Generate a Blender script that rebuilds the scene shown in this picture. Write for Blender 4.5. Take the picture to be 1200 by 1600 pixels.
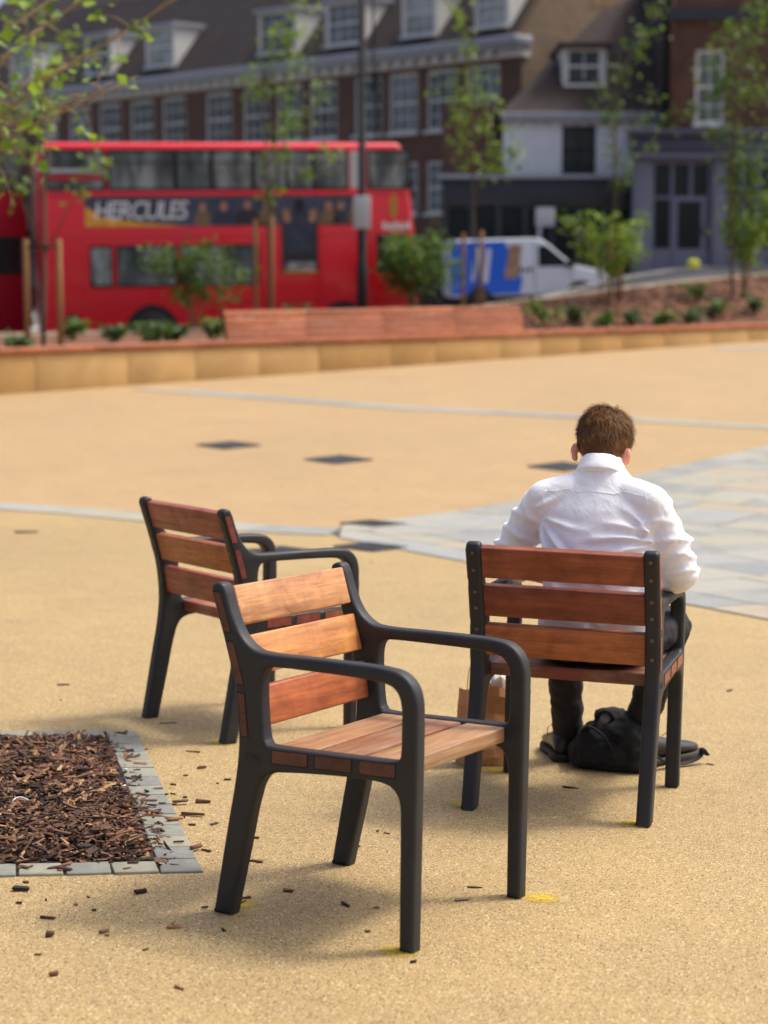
import bpy, bmesh, math, random
from mathutils import Vector, Matrix, Quaternion, noise
from mathutils.bvhtree import BVHTree
R = math.radians
random.seed(7)
for o in list(bpy.data.objects): bpy.data.objects.remove(o)
scene = bpy.context.scene
COL = scene.collection
# ---------------------------------------------------------------- camera, sky, sun, exposure
F = 2991.58                       # focal length in pixels of the 1200 x 1600 photograph
HOR = 420.0                       # row of the horizon
PG = math.atan((800 - HOR) / F)
CAMZ = 1.456
cam = bpy.data.cameras.new('camera')
cam.sensor_fit = 'VERTICAL'; cam.sensor_height = 36.0; cam.sensor_width = 27.0
cam.lens = F / 1600 * 36.0
cam.clip_start = 0.1; cam.clip_end = 2000
cam.dof.use_dof = True; cam.dof.focus_distance = 5.4; cam.dof.aperture_fstop = 2.75
camo = bpy.data.objects.new('camera', cam); COL.objects.link(camo)
camo.location = (0, 0, CAMZ); camo.rotation_euler = (math.pi / 2 - PG, 0, 0)
scene.camera = camo
SUN_EL, SUN_AZ = R(58), math.atan2(0.95, 0.32)      # azimuth from +Y towards +X
world = bpy.data.worlds.new('World'); scene.world = world; world.use_nodes = True
wn = world.node_tree.nodes; wl = world.node_tree.links
sky = wn.new('ShaderNodeTexSky'); sky.sky_type = 'NISHITA'; sky.sun_disc = False
sky.sun_elevation = SUN_EL; sky.sun_rotation = SUN_AZ; sky.air_density = 0.7; sky.dust_density = 6.0; sky.ozone_density = 1.0
bg = wn['Background']; bg.inputs['Strength'].default_value = 0.15
wl.new(sky.outputs[0], bg.inputs['Color'])
sun = bpy.data.lights.new('sun', 'SUN'); sun.energy = 1.4; sun.angle = R(10.0); sun.color = (1.0, 0.95, 0.86)
suno = bpy.data.objects.new('sun', sun); COL.objects.link(suno)
sdir = Vector((math.cos(SUN_EL) * math.sin(SUN_AZ), math.cos(SUN_EL) * math.cos(SUN_AZ), math.sin(SUN_EL)))
suno.rotation_euler = sdir.to_track_quat('Z', 'Y').to_euler(); suno.location = (8, 0, 20)
vs = scene.view_settings
vs.view_transform = 'Standard'; vs.look = 'None'; vs.exposure = 0.71; vs.gamma = 1.0; vs.use_curve_mapping = False
scene.render.engine = 'CYCLES'
scene.cycles.use_denoising = True
scene.cycles.max_bounces = 8

# ---------------------------------------------------------------- geometry of the place
# the near part of the plaza falls gently away from the camera and to the right: plane coordinates -> world
M3 = Matrix(((0.99977, 0.00198, 0.02119), (-0.00268, 0.99945, 0.03316), (-0.02111, -0.03321, 0.99923)))
HP = 1.45588
def p2w4():
    return Matrix.Translation((0, 0, CAMZ)) @ M3.to_4x4() @ Matrix.Translation((0, 0, -HP))
P2W = p2w4()
NRM = M3 @ Vector((0, 0, 1)); P0 = P2W @ Vector((0, 0, 0))
def znear(x, y): return P0.z - (NRM.x * (x - P0.x) + NRM.y * (y - P0.y)) / NRM.z
def zfar(x, y): return CAMZ - 1.75 + 0.0237 * (y - 26.6)
def zg(x, y, k=0.06):
    a, b = znear(x, y), zfar(x, y)
    h = min(1, max(0, .5 + .5 * (a - b) / k))
    return b + (a - b) * h + k * h * (1 - h)
CP, SP = math.cos(PG), math.sin(PG)
def ray(u, v):
    a, b = (u - 600) / F, (v - 800) / F
    return Vector((a, CP - b * SP, -SP - b * CP))
def at(u, v, Y):
    """point on the sight line of a photo pixel at forward distance Y (used to survey the place)"""
    d = ray(u, v); t = Y / d.y
    return Vector((d.x * t, Y, CAMZ + d.z * t))
def gnd(u, v):
    d = ray(u, v); lo, hi = 2.5, 95.0
    t = lo
    while t < hi:
        p = d * t
        if CAMZ + p.z < zg(p.x, p.y): break
        t += 0.05
    a, b = t - 0.05, t
    for _ in range(20):
        m = (a + b) / 2; p = d * m
        if CAMZ + p.z < zg(p.x, p.y): b = m
        else: a = m
    p = d * b
    return Vector((p.x, p.y, zg(p.x, p.y)))

# ---------------------------------------------------------------- helpers
def srgb(r, g, b, k=1.0):
    f = lambda c: ((c / 255 + 0.055) / 1.055) ** 2.4 if c > 10 else c / 255 / 12.92
    return (f(r) * k, f(g) * k, f(b) * k)
class MB:
    """collects faces; build() links them as one mesh object"""
    def __init__(s): s.v = []; s.f = []; s.m = []; s.mi = 0
    def add(s, vs, fs):
        n = len(s.v); s.v += [tuple(p) for p in vs]
        for f in fs: s.f.append(tuple(i + n for i in f)); s.m.append(s.mi)
        return s
    def box(s, x0, x1, y0, y1, z0, z1, mtx=None):
        vs = [Vector((x, y, z)) for z in (z0, z1) for (x, y) in ((x0, y0), (x1, y0), (x1, y1), (x0, y1))]
        if mtx: vs = [mtx @ p for p in vs]
        return s.add(vs, [(3, 2, 1, 0), (4, 5, 6, 7), (0, 1, 5, 4), (1, 2, 6, 5), (2, 3, 7, 6), (3, 0, 4, 7)])
    def quad(s, a, b, c, d): return s.add([a, b, c, d], [(0, 1, 2, 3)])
    def prism(s, poly, d, z0=0.0):
        """poly: list of 3d points (planar loop), extruded by vector d"""
        n = len(poly); a = [Vector(p) for p in poly]; d = Vector(d)
        return s.add(a + [p + d for p in a], [tuple(range(n - 1, -1, -1)), tuple(range(n, 2 * n))] + [(i, (i + 1) % n, n + (i + 1) % n, n + i) for i in range(n)])
    def tube(s, pts, rad, n=8, cap=True, flat=None):
        pts = [Vector(p) for p in pts]
        if not hasattr(rad, '__len__'): rad = [rad] * len(pts)
        up = Vector((0.123, 0.31, 0.94)).normalized(); rings = []
        for i, p in enumerate(pts):
            t = (pts[min(i + 1, len(pts) - 1)] - pts[max(i - 1, 0)]).normalized()
            x = t.cross(up)
            if x.length < 1e-3: x = t.cross(Vector((1, 0, 0)))
            x.normalize(); y = x.cross(t).normalized(); up = y
            rings.append([p + (x * math.cos(2 * math.pi * k / n) + y * math.sin(2 * math.pi * k / n) * (flat or 1)) * rad[i] for k in range(n)])
        vs = [p for r in rings for p in r]; fs = []
        for i in range(len(rings) - 1):
            for k in range(n):
                fs.append((i * n + k, i * n + (k + 1) % n, (i + 1) * n + (k + 1) % n, (i + 1) * n + k))
        if cap: fs.append(tuple(range(n - 1, -1, -1))); fs.append(tuple(range((len(rings) - 1) * n, len(rings) * n)))
        return s.add(vs, fs)
    def capsule(s, a, b, ra, rb, n=16):
        a, b = Vector(a), Vector(b); d = (b - a); L = d.length; d = d / L if L else Vector((0, 0, 1))
        pts, rad = [], []
        for k in range(6):
            t = math.pi / 2 * k / 5; pts.append(a - d * ra * math.cos(t)); rad.append(max(1e-4, ra * math.sin(t)))
        for k in range(6):
            t = math.pi / 2 * k / 5; pts.append(b + d * rb * math.sin(t)); rad.append(max(1e-4, rb * math.cos(t)))
        return s.tube(pts, rad, n)
    def loft(s, rings, cap=True):
        n = len(rings[0]); vs = [p for r in rings for p in r]; fs = []
        for i in range(len(rings) - 1):
            for k in range(n): fs.append((i * n + k, i * n + (k + 1) % n, (i + 1) * n + (k + 1) % n, (i + 1) * n + k))
        if cap: fs.append(tuple(range(n - 1, -1, -1))); fs.append(tuple(range((len(rings) - 1) * n, len(rings) * n)))
        return s.add(vs, fs)
    def ellipsoid(s, c, rx, ry, rz, rot=None, nu=20, nv=12):
        c = Vector(c); rings = []
        for j in range(1, nv):
            th = math.pi * j / nv
            ring = []
            for i in range(nu):
                ph = 2 * math.pi * i / nu
                p = Vector((rx * math.sin(th) * math.cos(ph), ry * math.sin(th) * math.sin(ph), -rz * math.cos(th)))
                if rot: p = rot @ p
                ring.append(c + p)
            rings.append(ring)
        return s.loft(rings)
    def mesh(s, name='mesh', smooth=False):
        me = bpy.data.meshes.new(name); me.from_pydata(s.v, [], s.f)
        if any(s.m): me.polygons.foreach_set('material_index', s.m)
        me.validate(); me.update()
        if smooth: me.polygons.foreach_set('use_smooth', [True] * len(me.polygons))
        return me
    def build(s, name, mats, parent=None, smooth=False, mtx=None):
        return obj(name, s.mesh(name, smooth), mats, parent, mtx)
def obj(name, me, mats=None, parent=None, mtx=None, color=None):
    o = bpy.data.objects.new(name, me); COL.objects.link(o)
    if mats is not None and me is not None and len(me.materials) == 0:
        for m in (mats if isinstance(mats, (list, tuple)) else [mats]): me.materials.append(m)
    if parent: o.parent = parent
    if mtx is not None: o.matrix_local = mtx
    if color: o.color = (*color, 1)
    return o
def tag(o, label, cat, group=None):
    o['label'] = label; o['category'] = cat
    if group: o['group'] = group
    return o
def struct(o, kind='structure', label=None):
    o['kind'] = kind
    if label: o['label'] = label
    return o
def empty(name, mtx=None):
    o = bpy.data.objects.new(name, None); COL.objects.link(o)
    o.empty_display_size = 0.1
    if mtx is not None: o.matrix_local = mtx
    return o
def finish(me, mods, smooth=True):
    """apply modifiers [(type, {props})] to a mesh and return the result"""
    o = bpy.data.objects.new('tmp', me); COL.objects.link(o)
    for ty, pr in mods:
        m = o.modifiers.new(ty, ty)
        for k, v in pr.items(): setattr(m, k, v)
    dg = bpy.context.evaluated_depsgraph_get(); dg.update()
    r = bpy.data.meshes.new_from_object(o.evaluated_get(dg))
    bpy.data.objects.remove(o)
    if smooth: r.polygons.foreach_set('use_smooth', [True] * len(r.polygons))
    return r
def bevelled(me, w=0.004, seg=2, smooth=True, angle=40):
    r = finish(me, [('BEVEL', dict(width=w, segments=seg, limit_method='ANGLE', angle_limit=R(angle)))], False)
    if smooth:
        r.polygons.foreach_set('use_smooth', [True] * len(r.polygons))
        try: r.set_sharp_from_angle(angle=R(50))
        except Exception: pass
    return r
def text_mesh(txt, size, depth=0.0, align='CENTER', shear=0.0, space=1.0):
    c = bpy.data.curves.new('t', 'FONT'); c.body = txt; c.size = size; c.extrude = depth; c.align_x = align; c.align_y = 'CENTER'
    c.shear = shear; c.space_character = space; c.resolution_u = 3
    o = bpy.data.objects.new('t', c); COL.objects.link(o)
    dg = bpy.context.evaluated_depsgraph_get(); dg.update()
    me = bpy.data.meshes.new_from_object(o.evaluated_get(dg)); bpy.data.objects.remove(o)
    me.materials.clear()
    return me
# ---------------------------------------------------------------- materials
class NT:
    def __init__(s, name):
        s.m = bpy.data.materials.new(name); s.m.use_nodes = True; s.t = s.m.node_tree; s.n = s.t.nodes; s.l = s.t.links
        s.p = s.n['Principled BSDF']; s.out = s.n['Material Output']
    def node(s, ty, **kw):
        x = s.n.new(ty)
        for k, v in kw.items(): setattr(x, k, v)
        return x
    def set(s, sock, v):
        if hasattr(v, 'is_output') or isinstance(v, bpy.types.NodeSocket): s.l.new(v, sock)
        else:
            if isinstance(v, (tuple, list)) and len(v) == 3 and sock.type == 'RGBA': v = (*v, 1)
            sock.default_value = v
    def coord(s, kind='Object', scale=(1, 1, 1), rot=(0, 0, 0), rnd=False):
        tc = s.node('ShaderNodeTexCoord'); mp = s.node('ShaderNodeMapping')
        mp.inputs['Scale'].default_value = scale; mp.inputs['Rotation'].default_value = rot
        src = tc.outputs[kind]
        if rnd:
            oi = s.node('ShaderNodeObjectInfo'); ml = s.node('ShaderNodeMath', operation='MULTIPLY'); ml.inputs[1].default_value = 37.0
            s.l.new(oi.outputs['Random'], ml.inputs[0])
            ad = s.node('ShaderNodeVectorMath', operation='ADD'); s.l.new(src, ad.inputs[0]); s.l.new(ml.outputs[0], ad.inputs[1]); src = ad.outputs[0]
        s.l.new(src, mp.inputs['Vector']); return mp.outputs[0]
    def noise(s, vec, scale, detail=4, rough=0.5, dist=0.0):
        x = s.node('ShaderNodeTexNoise'); s.l.new(vec, x.inputs['Vector']); x.inputs['Scale'].default_value = scale
        x.inputs['Detail'].default_value = detail; x.inputs['Roughness'].default_value = rough; x.inputs['Distortion'].default_value = dist
        return x.outputs['Fac']
    def voro(s, vec, scale, out='Color', feature='F1'):
        x = s.node('ShaderNodeTexVoronoi', feature=feature); s.l.new(vec, x.inputs['Vector']); x.inputs['Scale'].default_value = scale
        return x.outputs[out]
    def ramp(s, fac, stops, interp='LINEAR'):
        x = s.node('ShaderNodeValToRGB'); x.color_ramp.interpolation = interp; cr = x.color_ramp
        while len(cr.elements) < len(stops): cr.elements.new(0.5)
        for e, (p, c) in zip(cr.elements, stops):
            e.position = p; e.color = (*c, 1) if len(c) == 3 else c
        s.l.new(fac, x.inputs['Fac']); return x.outputs['Color']
    def mix(s, fac, a, b, mode='MIX'):
        x = s.node('ShaderNodeMix', data_type='RGBA', blend_type=mode)
        s.set(x.inputs[0], fac); s.set(x.inputs[6], a); s.set(x.inputs[7], b); return x.outputs[2]
    def math(s, op, a, b=0.0):
        x = s.node('ShaderNodeMath', operation=op); s.set(x.inputs[0], a); s.set(x.inputs[1], b); return x.outputs[0]
    def bump(s, h, strength=0.3, dist=0.01):
        x = s.node('ShaderNodeBump'); x.inputs['Strength'].default_value = strength; x.inputs['Distance'].default_value = dist
        s.l.new(h, x.inputs['Height']); s.l.new(x.outputs[0], s.p.inputs['Normal']); return x
    def base(s, c): s.set(s.p.inputs['Base Color'], c); return s
    def rough(s, r): s.set(s.p.inputs['Roughness'], r); return s
def grey(v): return (v, v, v)
def simple(name, col, rough=0.6, metal=0.0, var=0.12, nscale=8.0, bump=0.0, bscale=60.0, coat=0.0):
    t = NT(name); v = t.coord('Object')
    n = t.noise(v, nscale, 5, 0.6)
    t.base(t.mix(1.0, col, t.ramp(n, [(0.3, grey(1 - var)), (0.7, grey(1 + var))]), 'MULTIPLY')).rough(rough)
    t.p.inputs['Metallic'].default_value = metal
    t.p.inputs['Coat Weight'].default_value = coat
    if bump: t.bump(t.noise(v, bscale, 4, 0.6), bump, 0.004)
    return t.m
def resin(name, c0, c1, dark, light):
    t = NT(name); v = t.coord('Object')
    big = t.noise(v, 0.55, 5, 0.6); mid = t.noise(v, 5.0, 4, 0.6)
    base = t.mix(t.ramp(big, [(0.35, grey(0)), (0.65, grey(1))]), c0, c1)
    base = t.mix(0.5, base, t.mix(1.0, base, t.ramp(mid, [(0.3, grey(0.86)), (0.7, grey(1.12))]), 'MULTIPLY'))
    st = t.noise(v, 1.7, 6, 0.7, 0.6); base = t.mix(t.ramp(st, [(0.52, grey(0)), (0.75, grey(0.5))]), base, t.mix(1.0, base, (0.80, 0.76, 0.70), 'MULTIPLY'))
    sv = t.coord('Object', (0.35, 2.6, 1), (0, 0, R(-14))); sw = t.noise(sv, 1.3, 5, 0.65, 0.5); base = t.mix(t.ramp(sw, [(0.5, grey(0)), (0.8, grey(0.35))]), base, t.mix(1.0, base, (1.14, 1.13, 1.10), 'MULTIPLY'))
    cell = t.voro(v, 280.0)
    sep = t.node('ShaderNodeSeparateColor'); t.l.new(cell, sep.inputs[0])
    g = t.mix(1.0, base, t.ramp(sep.outputs[0], [(0.0, grey(0.74)), (0.5, grey(1.0)), (1.0, grey(1.26))]), 'MULTIPLY')
    g = t.mix(t.ramp(sep.outputs[1], [(0.90, grey(0)), (0.92, grey(1))]), g, dark)
    g = t.mix(t.ramp(sep.outputs[2], [(0.93, grey(0)), (0.95, grey(1))]), g, light)
    t.base(g).rough(0.8)
    t.bump(t.voro(v, 280.0, 'Distance'), 0.25, 0.004)
    return t.m
MAT = {}
MAT['resin_near'] = resin('resin_near', srgb(156, 133, 88), srgb(165, 141, 93), srgb(84, 64, 42), srgb(206, 188, 150))
MAT['resin_far'] = resin('resin_far', srgb(161, 135, 94), srgb(168, 141, 98), srgb(112, 82, 50), srgb(198, 172, 130))
def m_wood():
    t = NT('hardwood'); oi = t.node('ShaderNodeObjectInfo')
    v = t.coord('Object', rnd=True)
    s1 = t.node('ShaderNodeMapping'); s1.inputs['Scale'].default_value = (2.2, 30, 30); t.l.new(v, s1.inputs['Vector'])
    s2 = t.node('ShaderNodeMapping'); s2.inputs['Scale'].default_value = (7, 130, 130); t.l.new(v, s2.inputs['Vector'])
    g1 = t.noise(s1.outputs[0], 1.0, 5, 0.6, 0.6); g2 = t.noise(s2.outputs[0], 1.0, 4, 0.7)
    blot = t.noise(v, 11.0, 5, 0.62, 0.5)
    c = t.mix(1.0, oi.outputs['Color'], t.ramp(g1, [(0.28, (0.62, 0.55, 0.5)), (0.55, grey(1.0)), (0.75, (1.2, 1.22, 1.25))]), 'MULTIPLY')
    c = t.mix(0.75, c, t.mix(1.0, c, t.ramp(g2, [(0.3, grey(0.62)), (0.6, grey(1.12))]), 'MULTIPLY'))
    c = t.mix(0.62, c, t.mix(1.0, c, t.ramp(blot, [(0.34, (0.62, 0.5, 0.42)), (0.5, grey(1.0)), (0.68, (1.35, 1.4, 1.5))]), 'MULTIPLY'))
    t.base(c); t.rough(t.ramp(g2, [(0.3, grey(0.55)), (0.7, grey(0.38))]))
    t.bump(g2, 0.12, 0.003)
    return t.m
MAT['wood'] = m_wood()
def m_wood_bleached():
    t = NT('bleached_hardwood'); oi = t.node('ShaderNodeObjectInfo'); v = t.coord('Object', rnd=True)
    s1 = t.node('ShaderNodeMapping'); s1.inputs['Scale'].default_value = (4, 60, 60); t.l.new(v, s1.inputs['Vector'])
    s2 = t.node('ShaderNodeMapping'); s2.inputs['Scale'].default_value = (8, 220, 220); t.l.new(v, s2.inputs['Vector'])
    g1 = t.noise(s1.outputs[0], 1.0, 5, 0.65); g2 = t.noise(s2.outputs[0], 1.0, 3, 0.6)
    blot = t.noise(v, 6.0, 4, 0.6)
    c = t.mix(t.ramp(blot, [(0.4, grey(0)), (0.65, grey(0.55))]), oi.outputs['Color'], srgb(160, 138, 110))
    c = t.mix(0.9, c, t.mix(1.0, c, t.ramp(g1, [(0.3, (0.62, 0.56, 0.52)), (0.6, grey(1.15))]), 'MULTIPLY'))
    c = t.mix(0.6, c, t.mix(1.0, c, t.ramp(g2, [(0.35, grey(0.7)), (0.6, grey(1.1))]), 'MULTIPLY'))
    t.base(c).rough(0.62); t.bump(g1, 0.2, 0.003); return t.m
MAT['wood_b'] = m_wood_bleached()
def m_cast():
    t = NT('cast_metal'); v = t.coord('Object')
    n = t.noise(v, 14, 4, 0.6); f = t.noise(v, 420, 2, 0.6)
    c = t.mix(1.0, srgb(40, 41, 43), t.ramp(n, [(0.3, grey(0.8)), (0.7, grey(1.2))]), 'MULTIPLY')
    sc = t.noise(v, 55, 6, 0.75, 1.5); c = t.mix(t.ramp(sc, [(0.62, grey(0)), (0.74, grey(0.35))]), c, srgb(92, 90, 86)); t.base(c).rough(t.ramp(n, [(0.3, grey(0.42)), (0.7, grey(0.56))])); t.bump(f, 0.22, 0.0015); t.p.inputs['Specular IOR Level'].default_value = 0.35; return t.m
MAT['cast'] = m_cast()
MAT['gap'] = simple('gap_shade', srgb(22, 20, 19), 0.9)  # near-black plate colour, paints the shade in the gap round each inlay
MAT['screw'] = simple('steel_screw', srgb(110, 95, 80), 0.4, 0.8)
def m_slab():
    t = NT('york_stone'); oi = t.node('ShaderNodeObjectInfo'); v = t.coord('Object', rnd=True)
    pal = t.ramp(oi.outputs['Random'], [(0.0, srgb(143, 146, 143)), (0.2, srgb(157, 157, 149)), (0.4, srgb(151, 154, 152)), (0.55, srgb(158, 156, 140)), (0.7, srgb(138, 142, 141)), (0.82, srgb(164, 153, 134)), (0.92, srgb(153, 155, 146))], 'CONSTANT')
    w = t.noise(v, 2.2, 5, 0.6, 1.2); f = t.noise(v, 40, 4, 0.6)
    c = t.mix(t.ramp(w, [(0.45, grey(0)), (0.62, grey(0.55))]), pal, srgb(152, 148, 130))
    c = t.mix(1.0, c, t.ramp(w, [(0.3, grey(0.86)), (0.7, grey(1.1))]), 'MULTIPLY')
    c = t.mix(0.5, c, t.mix(1.0, c, t.ramp(f, [(0.3, grey(0.8)), (0.7, grey(1.15))]), 'MULTIPLY'))
    t.base(c).rough(0.85); t.p.inputs['Specular IOR Level'].default_value = 0.25; t.bump(f, 0.15, 0.004); return t.m
MAT['slab'] = m_slab()
MAT['joint'] = simple('mortar_joint', srgb(78, 75, 68), 0.95, var=0.2)
def m_sett():
    t = NT('granite_sett'); oi = t.node('ShaderNodeObjectInfo'); v = t.coord('Object', rnd=True)
    pal = t.ramp(oi.outputs['Random'], [(0.0, srgb(124, 126, 116)), (0.3, srgb(134, 135, 120)), (0.6, srgb(118, 121, 116)), (0.8, srgb(140, 138, 120))], 'CONSTANT')
    n = t.noise(v, 25, 5, 0.65); f = t.noise(v, 200, 3, 0.6)
    c = t.mix(1.0, pal, t.ramp(n, [(0.3, grey(0.78)), (0.7, grey(1.15))]), 'MULTIPLY')
    t.base(c).rough(0.8); t.bump(f, 0.3, 0.003); return t.m
MAT['sett'] = m_sett()
def m_chip():
    t = NT('bark_chip'); at_ = t.node('ShaderNodeAttribute'); at_.attribute_name = 'tint'; v = t.coord('Object')
    n = t.noise(v, 160, 4, 0.65)
    c = t.mix(1.0, at_.outputs['Color'], t.ramp(n, [(0.3, grey(0.62)), (0.7, grey(1.25))]), 'MULTIPLY')
    t.base(c).rough(0.8); t.bump(n, 0.4, 0.003); return t.m
MAT['chip'] = m_chip()
def m_chip_o():
    t = NT('loose_chip'); oi = t.node('ShaderNodeObjectInfo'); v = t.coord('Object', rnd=True)
    n = t.noise(v, 160, 4, 0.65)
    t.base(t.mix(1.0, oi.outputs['Color'], t.ramp(n, [(0.3, grey(0.6)), (0.7, grey(1.3))]), 'MULTIPLY')).rough(0.8); t.bump(n, 0.4, 0.003); return t.m
MAT['chip_o'] = m_chip_o()
MAT['soil'] = simple('mulch_soil', srgb(108, 70, 46), 0.95, var=0.35, nscale=14, bump=0.8, bscale=30)
MAT['pit_soil'] = simple('pit_soil', srgb(44, 28, 20), 0.95, var=0.3, nscale=30)
def m_leaf(name, c0, c1, trans=0.35):
    t = NT(name); v = t.coord('Object'); at_ = t.node('ShaderNodeAttribute'); at_.attribute_name = 'tint'
    c = t.mix(at_.outputs['Fac'], c0, c1)
    t.base(c).rough(0.55)
    tr = t.node('ShaderNodeBsdfTranslucent'); t.l.new(t.mix(1.0, c, (1.2, 1.25, 0.7), 'MULTIPLY'), tr.inputs['Color'])
    mx = t.node('ShaderNodeMixShader'); mx.inputs[0].default_value = trans
    t.l.new(t.p.outputs[0], mx.inputs[1]); t.l.new(tr.outputs[0], mx.inputs[2]); t.l.new(mx.outputs[0], t.out.inputs['Surface']); return t.m
MAT['leaf_a'] = m_leaf('leaf_bright', srgb(74, 104, 34), srgb(140, 166, 62))
MAT['leaf_b'] = m_leaf('leaf_mid', srgb(58, 86, 34), srgb(112, 140, 58))
MAT['leaf_c'] = m_leaf('leaf_dark', srgb(44, 70, 36), srgb(90, 118, 58))
MAT['bark'] = simple('bark', srgb(98, 84, 66), 0.9, var=0.3, nscale=30, bump=0.5)
MAT['twig'] = simple('twig', srgb(140, 118, 84), 0.85, var=0.2)
MAT['stake'] = simple('stake_timber', srgb(150, 114, 72), 0.8, var=0.2, nscale=20)
MAT['strap'] = simple('rubber_strap', srgb(40, 38, 36), 0.8)
def m_sand():
    t = NT('sandstone'); v = t.coord('Object', rnd=True); oi = t.node('ShaderNodeObjectInfo')
    pal = t.ramp(oi.outputs['Random'], [(0.0, srgb(178, 142, 88)), (0.35, srgb(184, 150, 98)), (0.65, srgb(172, 136, 82)), (0.85, srgb(186, 152, 98))], 'CONSTANT')
    n = t.noise(v, 1.6, 5, 0.6, 0.8); f = t.noise(v, 30, 4, 0.6)
    c = t.mix(1.0, pal, t.ramp(n, [(0.3, (0.84, 0.8, 0.74)), (0.7, grey(1.08))]), 'MULTIPLY')
    t.base(c).rough(0.85); t.bump(f, 0.2, 0.005); return t.m
MAT['sand'] = m_sand()
MAT['bench_wood'] = MAT['wood']
MAT['asphalt'] = simple('asphalt', srgb(66, 66, 68), 0.9, var=0.2, nscale=3, bump=0.3)
MAT['pavement'] = simple('pavement_slabs', srgb(150, 146, 138), 0.85, var=0.15, nscale=2)
MAT['kerb'] = simple('kerb_stone', srgb(200, 184, 154), 0.8, var=0.12, nscale=6)
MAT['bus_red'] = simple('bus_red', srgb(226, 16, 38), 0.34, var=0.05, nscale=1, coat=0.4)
MAT['bus_red_shade_trim'] = simple('bus_red_deep', srgb(168, 12, 36), 0.35, var=0.05, nscale=1, coat=0.3)  # deeper red puts the second bus's shade into its paint; also trims
MAT['glass'] = NT('window_glass').base(srgb(34, 40, 42)).rough(0.06).m
def m_busglass():  # mottled greys paint reflections and the view through into the panes
    t = NT('bus_glass'); v = t.coord('Object', (1.6, 1, .5), rnd=True); n = t.noise(v, 1.2, 3, 0.6)
    t.base(t.ramp(n, [(0.35, srgb(58, 62, 62)), (0.5, srgb(92, 97, 96)), (0.62, srgb(144, 148, 145))])).rough(0.1); return t.m
MAT['glass_grey'] = m_busglass()
def m_house_glass():  # tone per pane paints in pale reflections and curtains
    t = NT('house_glass'); oi = t.node('ShaderNodeObjectInfo'); v = t.coord('Object', rnd=True); n = t.noise(v, 1.1, 3, 0.6)
    c = t.ramp(oi.outputs['Random'], [(0.0, srgb(52, 58, 60)), (0.35, srgb(92, 98, 100)), (0.6, srgb(64, 70, 72)), (0.8, srgb(138, 142, 140))], 'CONSTANT')
    t.base(t.mix(1.0, c, t.ramp(n, [(0.35, grey(0.6)), (0.65, grey(1.4))]), 'MULTIPLY')).rough(0.08); return t.m
MAT['house_glass'] = m_house_glass()
MAT['black'] = simple('black_paint', srgb(18, 18, 19), 0.7, var=0.1)
MAT['tyre'] = simple('tyre_rubber', srgb(30, 30, 30), 0.85)
MAT['rim'] = simple('wheel_rim', srgb(84, 80, 74), 0.5, 0.4)
MAT['white'] = simple('white_paint', srgb(226, 226, 222), 0.5, var=0.05)
MAT['van_white'] = simple('van_white', srgb(200, 204, 210), 0.3, var=0.03, coat=0.3)
MAT['van_blue'] = simple('van_blue', srgb(28, 92, 200), 0.3, var=0.05, coat=0.3)
MAT['tan_print'] = simple('tan_print', srgb(150, 116, 88), 0.5, var=0.5, nscale=5)
MAT['render_white'] = simple('white_render', srgb(214, 216, 218), 0.8, var=0.05, nscale=1.5)
MAT['trim'] = simple('trim_paint', srgb(196, 196, 190), 0.6, var=0.06)
MAT['lead'] = simple('lead_grey', srgb(146, 150, 156), 0.6, var=0.1)
def m_brick(name, c0, c1, mort):
    t = NT(name); v = t.coord('Object')
    b = t.node('ShaderNodeTexBrick'); mp = t.node('ShaderNodeMapping'); mp.inputs['Rotation'].default_value = (R(90), 0, 0); t.l.new(v, mp.inputs['Vector']); t.l.new(mp.outputs[0], b.inputs['Vector'])
    b.inputs['Color1'].default_value = (*c0, 1); b.inputs['Color2'].default_value = (*c1, 1); b.inputs['Mortar'].default_value = (*mort, 1)
    b.inputs['Scale'].default_value = 1.0; b.inputs['Brick Width'].default_value = 0.225; b.inputs['Row Height'].default_value = 0.075; b.inputs['Mortar Size'].default_value = 0.008
    n = t.noise(v, 1.3, 5, 0.6)
    t.base(t.mix(1.0, b.outputs['Color'], t.ramp(n, [(0.3, grey(0.75)), (0.7, grey(1.15))]), 'MULTIPLY')).rough(0.9); return t.m
MAT['brick_dark'] = m_brick('brown_brick', srgb(82, 56, 46), srgb(98, 66, 52), srgb(92, 82, 74))
MAT['brick_tan'] = m_brick('stock_brick', srgb(124, 94, 62), srgb(104, 80, 56), srgb(110, 100, 86))
MAT['brick_red'] = m_brick('red_brick', srgb(104, 66, 50), srgb(84, 56, 44), srgb(100, 84, 72))
def m_tile(name, c0, c1):
    t = NT(name); v = t.coord('Object')
    b = t.node('ShaderNodeTexBrick'); mp = t.node('ShaderNodeMapping'); mp.inputs['Rotation'].default_value = (R(90), 0, 0); t.l.new(v, mp.inputs['Vector']); t.l.new(mp.outputs[0], b.inputs['Vector'])
    b.inputs['Color1'].default_value = (*c0, 1); b.inputs['Color2'].default_value = (*c1, 1); b.inputs['Mortar'].default_value = (*[x * 0.4 for x in c0], 1)
    b.inputs['Scale'].default_value = 1.0; b.inputs['Brick Width'].default_value = 0.17; b.inputs['Row Height'].default_value = 0.1; b.inputs['Mortar Size'].default_value = 0.01
    n = t.noise(v, 0.9, 5, 0.65)
    t.base(t.mix(1.0, b.outputs['Color'], t.ramp(n, [(0.3, grey(0.7)), (0.7, grey(1.25))]), 'MULTIPLY')).rough(0.85); return t.m
MAT['tile'] = m_tile('roof_tile', srgb(62, 50, 46), srgb(50, 42, 40))
MAT['tile2'] = m_tile('roof_tile_brown', srgb(66, 52, 46), srgb(54, 44, 40))
MAT['shop_dark'] = simple('charcoal_fascia', srgb(44, 48, 52), 0.5, var=0.1)
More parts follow.
